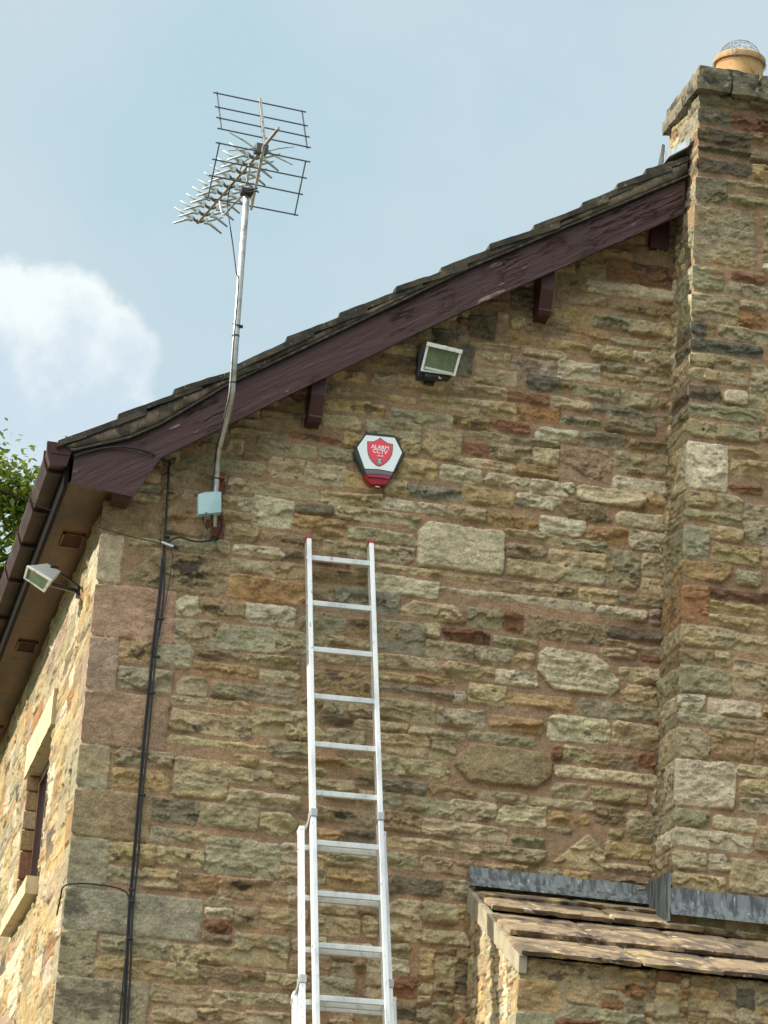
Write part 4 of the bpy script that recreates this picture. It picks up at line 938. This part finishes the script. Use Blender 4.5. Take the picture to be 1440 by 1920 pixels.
def text3(body, px, py, size, name='lettering', mat=M_PRINT, parent=face, bold=True):
    p = ap(px, py, -.0742); cu_ = bpy.data.curves.new(name, 'FONT'); cu_.body = body; cu_.size = size; cu_.extrude = .0004; cu_.align_x = 'CENTER'; cu_.align_y = 'CENTER'
    if bold: cu_.offset = size * .022
    cu_.space_character = 1.0
    ob = bpy.data.objects.new('tmp', cu_); C.objects.link(ob); bpy.context.view_layer.update()
    me = bpy.data.meshes.new_from_object(ob.evaluated_get(bpy.context.evaluated_depsgraph_get())); bpy.data.objects.remove(ob)
    vs = [(p[0] + v_.co.x, p[1] - v_.co.z, p[2] + v_.co.y) for v_ in me.vertices]; fs = [list(f_.vertices) for f_ in me.polygons]
    return mesh(name, vs, fs, mat, parent)
text3('ALARM', 690, 510, .0315); text3('CCTV', 688, 615, .0315); text3('.co.uk', 688, 708, .0155)
plate('emblem', [(605, 770), (745, 785), (742, 915), (602, 900)], -.0742, .0006, M_PRINTD, face)
plate('emblem_mark', [(632, 795), (718, 803), (716, 822), (630, 814)], -.0747, .0004, M_PRINT, face)
plate('emblem_mark', [(660, 835), (694, 838), (690, 862), (672, 872), (658, 858)], -.0747, .0004, M_PRINT, face)
plate('emblem_mark', [(618, 878), (728, 888), (727, 900), (617, 890)], -.0747, .0004, M_PRINT, face)
MB().abox(cl[0] - .012, cl[0] + .012, -.0655, -.060, cl[2] - .046, cl[2] - .042, .001).build('maker_tab', M_PRINT, ab)

# ------------------------------------------------------------------ floodlights
def flood(th, corners, nrm, p0, depth, back_shrink, mats, glass_in=.13):
    """square halogen flood: frame on the plane (p0,nrm), reflector housing tapering behind"""
    nrm = np.array(nrm, float); nrm /= np.linalg.norm(nrm)
    Q = [plane_pt(x, y, p0, nrm) for x, y in corners]; c0 = np.mean(Q, 0)
    fb = MB(); I = [c0 + (q_ - c0) * (1 - glass_in) for q_ in Q]; n = 4
    bk = -nrm * .014
    V = Q + I + [q_ + bk for q_ in Q] + [q_ + bk for q_ in I]
    f = []
    for i in range(4):
        j = (i + 1) % 4; f += [[i, j, 4 + j, 4 + i], [8 + i, 12 + i, 12 + j, 8 + j], [i, 8 + i, 8 + j, j], [4 + i, 4 + j, 12 + j, 12 + i]]
    fb.add(V, [x[::-1] for x in f]); fr = fb.build('frame', mats[0], th)
    G = [c0 + (q_ - c0) * (1 - glass_in + .01) - nrm * .005 for q_ in Q]
    MB().prism(G, -nrm * .004).build('glass', mats[1], th)
    B = [c0 + (q_ - c0) * back_shrink - nrm * depth for q_ in Q]; A = [c0 + (q_ - c0) * .97 - nrm * .0145 for q_ in Q]
    M_ = [c0 + (q_ - c0) * (back_shrink * .5 + .47) - nrm * depth * .55 for q_ in Q]
    V = A + M_ + B; f = [[8, 9, 10, 11], [3, 2, 1, 0]] + [[k * 4 + i, k * 4 + (i + 1) % 4, (k + 1) * 4 + (i + 1) % 4, (k + 1) * 4 + i] for k in range(2) for i in range(4)]
    MB().add(V, f).build('housing', mats[2], th)
    return Q, c0, nrm
fl1 = thing('floodlight', 'white framed square floodlight on the gable, under the bargeboard right of the alarm', 'floodlight', tuple(at(825, 690, 1, 0)), 'old halogen floodlights')
def fc(x, y): return (640 + x / 5.538, 600 + y / 5.538)
Q, c0, nn = flood(fl1, [fc(890, 245), fc(1252, 330), fc(1183, 582), fc(822, 528)], (-.12, -.93, -.36), (1.75, -.19, 7.69), .085, .55, (M_FLOODW, M_FLOODG, M_FLOODB))
eT = (Q[1] - Q[0]); eD = (Q[3] - Q[0]); tm = (Q[0] + Q[1]) / 2
b = MB(); b.bar(Q[0] + nn * .006 - eT * .01, Q[1] + nn * .006 + eT * .01, .022, .008, up=tuple(nn)); b.build('top_rim', M_FLOODW, fl1)
MB().box(tm + nn * .012, eT / np.linalg.norm(eT) * .010, nn * .010, eD / np.linalg.norm(eD) * .012, .004).build('catch', M_FLOODW, fl1)
bm_ = (Q[2] + Q[3]) / 2
MB().box(bm_ - eD * .10 + nn * .001, eT * .40, nn * .0045, eD * .045, .001).build('reflector', M_REFL, fl1)
jb = c0 - nn * .06 + eD * .52
b = MB(); b.box(jb, (.075, 0, .01), (0, .04, 0), (0, 0, .028), .006); b.box((c0[0] - .085, -.05, c0[2] + .01), (.022, 0, 0), (0, .045, 0), (0, 0, .085), .004)
wp = np.array([c0[0] - .03, -.02, c0[2] - .02]); b.box(wp, (.03, 0, 0), (0, .035, 0), (0, 0, .075), .004)
b.bar(c0 - nn * .05, wp, .03, .02)
b.build('mounting_box', M_FLOODB, fl1)
b = MB(); b.tube(smooth_curve([jb + (.0, -.045, -.025), jb + (.005, -.06, -.045), jb + (.015, -.045, -.035), jb + (.01, -.02, -.02)], 5), .0025, 6); b.build('lead', M_CLIP, fl1)
fl2 = thing('floodlight', 'floodlight on a black arm under the brown soffit at the sunlit side wall', 'floodlight', (0, 1.04, 6.47), 'old halogen floodlights')
def fd(x, y): return (0 + x / 6.4, 820 + y / 6.4)
Q, c0, nn = flood(fl2, [fd(318, 1545), fd(612, 1722), fd(525, 1862), fd(280, 1690)], (-.70, -.38, -.60), (-.27, .80, 6.50), .13, .55, (M_FLOODD, M_FLOODG, M_FLOODA), .16)
eT = (Q[1] - Q[0]); eD = (Q[3] - Q[0])
el = c0 - nn * .115 + np.array([.015, 0, 0.0])
MB().box(el, (.022, 0, 0), (0, .03, 0), (0, 0, .028), .004).build('terminal_box', M_FLOODB, fl2)
a = np.array([-.0, 1.04, 6.47]); e2 = c0 - nn * .05 - np.array([0, 0, .035])
b = MB(); b.bar(e2, a + (0.0, 0, 0.0), .022, .022); b.bar(e2, el, .014, .014); b.box(a + (-.008, 0, 0), (.012, 0, 0), (0, .035, 0), (0, 0, .03), .002); b.build('arm', M_FLOODB, fl2)
MB().bar(el + (.02, 0, .005), a + (-.01, 0, .035), .012, .010).build('arm', M_FLOODB, fl2)

# ------------------------------------------------------------------ TV aerial and mast
ae = thing('tv_aerial', 'television aerial with grid reflectors on a cranked galvanised mast at the eaves', 'aerial', (.585, -.11, 6.55))
ym = -.11; yt = -.40
mp = [at(400, 988, 1, ym), at(404, 925, 1, ym), at(407, 868, 1, ym), at(411, 838, 1, -.16), at(429, 768, 1, -.33), at(435, 735, 1, yt), at(443, 620, 1, yt), at(452, 500, 1, yt), at(461, 385, 1, yt), at(463, 352, 1, yt)]
pts = [mp[0], mp[1], mp[2]] + smooth_curve([mp[2], mp[3], mp[4], mp[5]], 6)[1:] + mp[6:]
MB().tube(pts, .0185, 16).build('mast', M_GALV, ae, smooth=True)
b = MB(); bx = at(404, 945, 1, 0)
b.abox(bx[0] - .012, bx[0] + .03, -.045, 0.005, bx[2] - .20, bx[2] + .17, .002); b.bar((bx[0] + .06, -.012, bx[2] + .17), (bx[0] + .028, -.012, bx[2] + .02), .02, .008)
b.abox(bx[0] - .045, bx[0] + .06, -.018, -.004, bx[2] - .20, bx[2] - .10, .002)
b.bar((bx[0] + .01, -.01, bx[2] - .12), (bx[0] + .01, ym, bx[2] - .06), .03, .008); b.bar((bx[0] + .01, -.01, bx[2] + .12), (bx[0] + .01, ym, bx[2] + .12), .03, .008)
b.build('wall_bracket', M_RUST, ae)
b = MB()
for t in (mp[2] + (0, 0, .01), at(405, 898, 1, ym), at(436, 718, 1, yt), at(442, 630, 1, yt), at(447, 612, 1, yt)):
    MB().tube([t + (.0, 0, -.004), t + (0, 0, .004)], .0215, 12).build('cable_tie', M_BLACK, ae)
t = at(444, 612, 1, yt); b.tube(smooth_curve([t + (-.028, -.01, .008), t + (0, -.026, .0), t + (.03, -.01, -.01), t + (.028, -.012, .01)], 4), .0022, 5).build('cable_tie', M_BLACK, ae)

BD = R @ np.array([-2286, 1723, 5691.]); BD[2] = 0; BD /= np.linalg.norm(BD)      # boom direction, level, away from the viewer
RD = np.cross(BD, [0, 0, 1]); RD /= np.linalg.norm(RD)
def ac(x, y): return (300 + x / 4.5, 150 + y / 4.5)
A0 = plane_pt(*ac(885, 560), (.66, -.42, 8.7), BD)                                # apex of the corner reflector
def sp(x, y): return plane_pt(*ac(x, y), A0, RD)
M_B = M_SQALU
b = MB(); bq = [sp(1000, 405), sp(880, 548), sp(770, 640), sp(315, 1205)]
# boom is straight and level through the apex
b0 = A0 - BD * .16 + np.array([0, 0, .0]); 
Lb = np.dot(sp(315, 1205) - A0, BD); dz = (sp(315, 1205) - A0)[2] / Lb
bdir = BD + np.array([0, 0, dz]); 
b.bar(A0, A0 + bdir * Lb, .016, .016, bev=.0015)
b.build('boom', M_SQALU, ae)
MB().bar(sp(1000, 405), sp(870, 565), .016, .016, bev=.0015).build('boom_tail', M_SQALU, ae)
def reflector(s0, s1, rods, bars, name='reflector'):
    S = MB().bar(s0, s1, .016, .014, up=tuple(BD), bev=.0015); o = S.build(name, M_SQALU, ae)
    g = MB()
    nrm = np.cross(RD, s1 - s0)
    ends = []
    for (l, r) in rods:
        L_ = plane_pt(*ac(*l), s0, nrm); R_ = plane_pt(*ac(*r), s0, nrm)
        mid = (L_ + R_) / 2; hl = np.linalg.norm(R_ - L_) / 2
        g.tube([L_, R_], .0042, 6); ends.append((L_, R_))
    for (p, q_) in bars: g.tube([plane_pt(*ac(*p), s0 + BD * .004, nrm), plane_pt(*ac(*q_), s0 + BD * .004, nrm)], .0044, 6)
    g.build('grid', M_ROD, o)
reflector(sp(843, 158), sp(882, 545), [((450, 105), (1232, 271)), ((463, 224), (1247, 388)), ((474, 315), (1262, 482)), ((484, 407), (1272, 571))], [((481, 100), (518, 415)), ((1198, 258), (1242, 575))])
reflector(sp(878, 560), sp(765, 1098), [((470, 527), (1268, 692)), ((440, 667), (1238, 830)), ((411, 803), (1207, 967)), ((377, 988), (1167, 1142))], [((503, 525), (405, 995)), ((1230, 680), (1135, 1145))])
# directors: X-shaped pairs of rods in plastic clips
ups = [(330, 1150), (385, 1085), (440, 1015), (497, 940), (555, 870), (605, 812), (655, 755), (700, 700), (745, 655), (790, 610)]
N_ = len(ups)
for i in range(N_):
    t = .985 - i * .088 * 1.0
    c_ = A0 + bdir * Lb * (1 - .985 * i / (N_ + .6)) - bdir * .02
    cz_ = np.array([0, 0, .012]); k_ = 1.0
    d = MB()
    for s in (-1, 1):
        clip = c_ + RD * s * .036 + cz_
        for uz in (-1, 1):
            tip = c_ + RD * s * .150 + np.array([0, 0, uz * .052]) + BD * (.010) + cz_
            mid = c_ + RD * s * .078 + np.array([0, 0, uz * .015]) + cz_
            d.tube([clip, mid, tip], [.009, .009, .005], 6)
    d.tube([c_ - RD * .04 + cz_, c_ + RD * .04 + cz_], .006, 6)
    o = d.build('director', M_DIR, ae, smooth=True)
    for s in (-1, 1): MB().box(c_ + RD * s * .045 + cz_, RD * .010, BD * .010, np.array([0, 0, .017]), .002).build('clip', M_CLIP, o)
    g = MB(); g.tube(smooth_curve([c_ - RD * .038 + (0, 0, .02), c_ - RD * .015 + (0, 0, .002), c_ + RD * .015 + (0, 0, .002), c_ + RD * .038 + (0, 0, .02)], 4), .0085, 6); g.build('yoke', M_CLIPD, o)
# dipole box at the apex with its long end rods
dp = A0 + BD * .07 + np.array([0, 0, .01])
MB().box(dp, RD * .036, BD * .03, np.array([0, 0, .026]), .006).build('dipole_box', M_CLIPD, ae)
b = MB()
for s in (-1, 1):
    for uz in (-.05, .06): b.tube([dp + RD * s * .04, dp + RD * s * .10 + (0, 0, uz * .5), dp + RD * s * .19 + (0, 0, uz)], [.005, .005, .003], 6)
b.build('dipole_rod', M_DIR, ae)
mt = mp[-1]
brc = [sp(545, 1135), sp(620, 1050), sp(700, 940), sp(735, 850), sp(752, 700)]
b = MB().tube(smooth_curve([mt + (0, .0, -.02), sp(620, 1050), sp(540, 1135), sp(515, 1085), sp(505, 1010)], 5), .007, 8); b.build('brace', M_SQALU, ae)
MB().tube(smooth_curve([sp(690, 960), sp(728, 880), sp(745, 790), sp(755, 700)], 5), .008, 8).build('brace', M_SQALU, ae)
b = MB().box(mt + (0, -.01, -.03), (.034, 0, 0), (0, .03, 0), (0, 0, .016), .004); b.tube([mt + (.0, -.04, -.03), mt + (.055, -.045, -.012)], .004, 6); b.tube([mt + (.0, -.04, -.045), mt + (.055, -.045, -.03)], .004, 6)
b.build('mast_clamp', M_BLACK, ae)
cl_ = sp(735, 605)
tag(MB().tube(smooth_curve([dp + (0, 0, -.02), sp(715, 690), sp(650, 820), sp(590, 920), sp(572, 1010), sp(572, 1090), at(430, 415, 1, yt - .02), at(436, 455, 1, yt - .02), at(443, 510, 1, yt - .02), at(447, 530, 1, yt - .021), at(438, 640, 1, yt - .021), at(431, 735, 1, yt - .02), at(423, 772, 1, -.35), at(408, 832, 1, -.19), at(403, 868, 1, ym - .022), at(400, 900, 1, ym - .022), at(398, 928, 1, ym - .022)], 6), .0034, 7).build('aerial_cable', M_CABLE, smooth=True), 'thin black lead strapped down the cranked aerial mast', 'cable')
jx = thing('junction_box', 'pale blue-grey plastic box on the foot of the aerial mast', 'junction box', tuple(at(392, 968, 1, -.12)))
q0, q1, q2, q3 = at(370, 929, 1, -.15), at(413, 925, 1, -.15), at(413, 964, 1, -.15), at(370, 968, 1, -.15)
V = []; ncol = 9
for (ya, ins) in ((-.128, 0), (-.175, .0), (-.183, .06)):
    for k in range(ncol):
        t = k / (ncol - 1); bulge = .010 * math.sin(math.pi * t)
        tp_ = q0 + (q1 - q0) * t + np.array([0, 0, bulge * .6]); V.append((tp_[0], ya - bulge, tp_[2] - ins * .04))
    for k in range(ncol):
        t = 1 - k / (ncol - 1); bulge = .010 * math.sin(math.pi * t)
        bp = q3 + (q2 - q3) * t - np.array([0, 0, bulge * .3]); V.append((bp[0], ya - bulge, bp[2] + ins * .04))
n = 2 * ncol; f = [list(range(n)), [2 * n + i for i in range(n)][::-1]] + [[k * n + i, (k + 1) * n + i, (k + 1) * n + (i + 1) % n, k * n + (i + 1) % n] for k in range(2) for i in range(n)]
MB().add(V, f).build('cover', M_BOX, jx)
sc0 = at(387, 962, 1, -.196); MB().tube([sc0, sc0 + np.array([0, .012, 0])], .007, 12).build('screw', material('dark_screw', (.12, .17, .18), .4), jx)
b = MB()
for xx in (381, 398): 
    p = at(xx, 966, 1, -.15); b.tube(smooth_curve([p, p + (.0, 0, -.03), p + (.02, .0, -.065), p + (.035, .02, -.07)] if xx == 381 else [p, p + (.002, 0, -.04), p + (.006, .01, -.06)], 5), .003 if xx == 381 else .008, 7)
b.build('lead', M_CABLE, jx)

# ------------------------------------------------------------------ cables
def wall_cable(name, label, pts, rad, n=7, sm=6): return tag(MB().tube(smooth_curve(pts, sm), rad, n).build(name, M_CABLE, smooth=True), label, 'cable')
def wv(x, y, yy=-.035): return at(x, y, 1, yy)
B = MB()
main = [wv(318, 866), wv(314, 930), wv(310, 990), wv(306, 1050), wv(300, 1120), wv(290, 1200), wv(281, 1290), wv(272, 1380), wv(266, 1450), wv(259, 1530), wv(252, 1610), wv(246, 1680), wv(242, 1740), wv(238, 1820), wv(234, 1900), wv(230, 1990), wv(224, 2150)]
B.tube(smooth_curve(main, 6), .0062, 8)
m2 = [p + np.array([.016 + .003 * math.sin(i * 2.), -.004, 0]) for i, p in enumerate(main[3:])]; m2[0] = main[3] + (.004, 0, .05)
B.tube(smooth_curve(m2, 6), .0052, 8)
m3 = [p + np.array([-.009, -.008, 0]) for p in main[3:]]; B.tube(smooth_curve(m3, 6), .004, 8)
m4 = [main[11] + (.006, -.01, 0), wv(240, 1760), wv(231, 1840), wv(224, 1919), wv(212, 2100)]; B.tube(smooth_curve(m4, 6), .0032, 7)
for (x, y) in ((309, 1006), (298, 1160), (291, 1231), (281, 1299), (264, 1490), (243, 1668), (243, 1690), (240, 1760)):
    p = wv(x + 2, y); B.box(p + (.005, .0, 0), (.016, 0, 0), (0, .012, 0), (0, 0, .006), .002)
tag(B.build('cable_bundle', M_CABLE, smooth=True), 'bundle of black cables clipped straight down the gable beside the corner stones', 'cable')
lp_ = [at(138, 853, 1, -.235), at(165, 845, 1, -.236), at(205, 838, 1, -.236), at(250, 841, 1, -.238), at(285, 852, 1, -.235), at(308, 862, 1, -.15), at(322, 862, 1, -.06), at(328, 858, 1, -.05), at(326, 867, 1, -.05), at(318, 872, 1, -.04)]
tag(MB().tube(smooth_curve(lp_, 7), .0042, 7).tube(smooth_curve([p + np.array([.006 * math.sin(i), -.004, -.010 + .004 * i * (i < 5)]) for i, p in enumerate(lp_[:7])], 7), .0035, 7).build('cable', M_CABLE, smooth=True), 'black cable pair curving across the low end of the maroon bargeboard', 'cable')
wall_cable('cable', 'black cable sagging from the mast foot box to the cable bundle', [wv(411, 966, -.12), wv(416, 985, -.08), wv(408, 1005, -.06), wv(392, 1014, -.05), wv(365, 1015, -.045), wv(340, 1008, -.045), wv(325, 1010, -.05), wv(314, 1018, -.045)], .0055)
wall_cable('cable', 'black cable branching left from the bundle round the house corner', [wv(243, 1700, -.04), wv(241, 1680, -.038), wv(228, 1668, -.034), wv(200, 1661, -.034), wv(165, 1657, -.034), wv(140, 1657, -.036), np.array([-.032, -.028, at(131, 1662)[2] - .01]), np.array([-.034, .05, at(131, 1662)[2] - .05]), np.array([-.03, .20, at(131, 1662)[2] - .12])], .0048, sm=5)
e0 = wv(308, 1020, -.06)
wire_end = plane_pt(-420, 700, e0, (0, 1, .0)) + np.array([0, -3.0, 0])
wt_ = thing('overhead_wire', 'thin overhead wire running in from the left to a clamp on the cable bundle', 'wire', tuple(e0))
far = at(-260, 762, 1, -1.2)
pts = []
for i in range(41):
    t = i / 40; p = e0 * (1 - t) + far * t; p = p - np.array([0, 0, .10 * 4 * t * (1 - t)]); pts.append(p)
pts.append(far + (far - e0) * 1.2)
MB().tube(pts, .0024, 6).build('wire', M_CABLE, wt_)
b = MB().bar(wv(303, 1017, -.06), wv(325, 1025, -.06), .013, .013, bev=.002); b.build('clamp', M_STEELCL, wt_)
b = MB().bar(wv(326, 1025, -.06), wv(334, 1027, -.05), .016, .016, bev=.003); b.tube([wv(330, 1026, -.05), wv(330, 1026, .0)], .006, 8); b.build('hook_plug', M_BLACK, wt_)
MB().tube(smooth_curve([wv(321, 1027, -.06), wv(323, 1045, -.045), wv(319, 1080, -.04), wv(312, 1120, -.038), wv(304, 1160, -.038), wv(298, 1195, -.04)], 6), .0026, 6).build('drop_lead', M_CABLE, wt_)

# ------------------------------------------------------------------ ground and tree
def gmesh(name, x0, x1, y0, y1, z, mat):
    o = mesh(name, [(x0, y0, z), (x1, y0, z), (x1, y1, z), (x0, y1, z)], [[0, 1, 2, 3]], mat, None, loc=(0, 0, 0)); o['kind'] = 'structure'; return o
gmesh('ground', -900, 900, -900, 900, 0, M_GRASS)
gmesh('driveway', -7, 12, -18, -.05, .004, M_DRIVE); gmesh('path', -5, -.02, -.046, 12, .004, M_DRIVE)
def tree(cx, cy, H_, crown_r, seed, nleaf, lo=.8):
    r = random.Random(seed); t = thing('tree', 'bright leafy green tree behind the house, left of the gutter', 'tree', (cx, cy, 0))
    b = MB(); b.tube(smooth_curve([(cx, cy, -.1), (cx + .1, cy, H_ * .3), (cx - .05, cy + .1, H_ * .6), (cx, cy, H_ * .93)], 6), [.26 - .2 * i / 18 for i in range(19)], 12)
    tips = []
    for i in range(44):
        z0 = r.uniform(.30, .9) * H_; a = r.uniform(0, 6.28); k = r.uniform(.55, 1.) * crown_r * math.sqrt(max(.1, 1 - ((z0 / H_ - .62) / .5) ** 2))
        e = (cx + math.cos(a) * k, cy + math.sin(a) * k, z0 + k * r.uniform(.2, .55)); mid = ((cx + e[0]) / 2, (cy + e[1]) / 2, (z0 + e[2]) / 2 + .1)
        b.tube([(cx, cy, z0), mid, e], [.06, .035, .008], 6, False); tips += [e, mid]
        for q in range(9):
            e2 = (e[0] + r.uniform(-.7, .7), e[1] + r.uniform(-.7, .7), e[2] + r.uniform(-.3, .7)); s0_ = mid if q < 4 else e
            b.tube([s0_, e2], [.018, .005], 5, False); tips.append(e2)
    b.build('trunk', M_BARK, t, smooth=True)
    V = []; f = []
    for i in range(nleaf):
        c_ = r.choice(tips); p = np.array([c_[0] + r.gauss(0, .15), c_[1] + r.gauss(0, .15), c_[2] + r.gauss(0, .13)])
        s = r.uniform(.045, .09); a = np.array([r.gauss(0, 1), r.gauss(0, 1), r.gauss(0, .5)]); a /= np.linalg.norm(a)
        n_ = np.array([r.gauss(0, .6), r.gauss(0, .6), 1]); w_ = np.cross(a, n_); w_ /= np.linalg.norm(w_); dr = np.array([0, 0, -.25 * s])
        k = len(V); V += [p, p + a * s * .45 + w_ * s * .32 + dr * .2, p + a * s * 1.1 + dr, p + a * s * .45 - w_ * s * .32 + dr * .2]; f.append([k, k + 1, k + 2, k + 3])
    mesh('crown', V, f, M_LEAF, t)
    return t
tr = at(20, 880, 1, 11.5)
tree(tr[0] - .9, 11.5, tr[2] + .18, 2.6, 3, 120000)
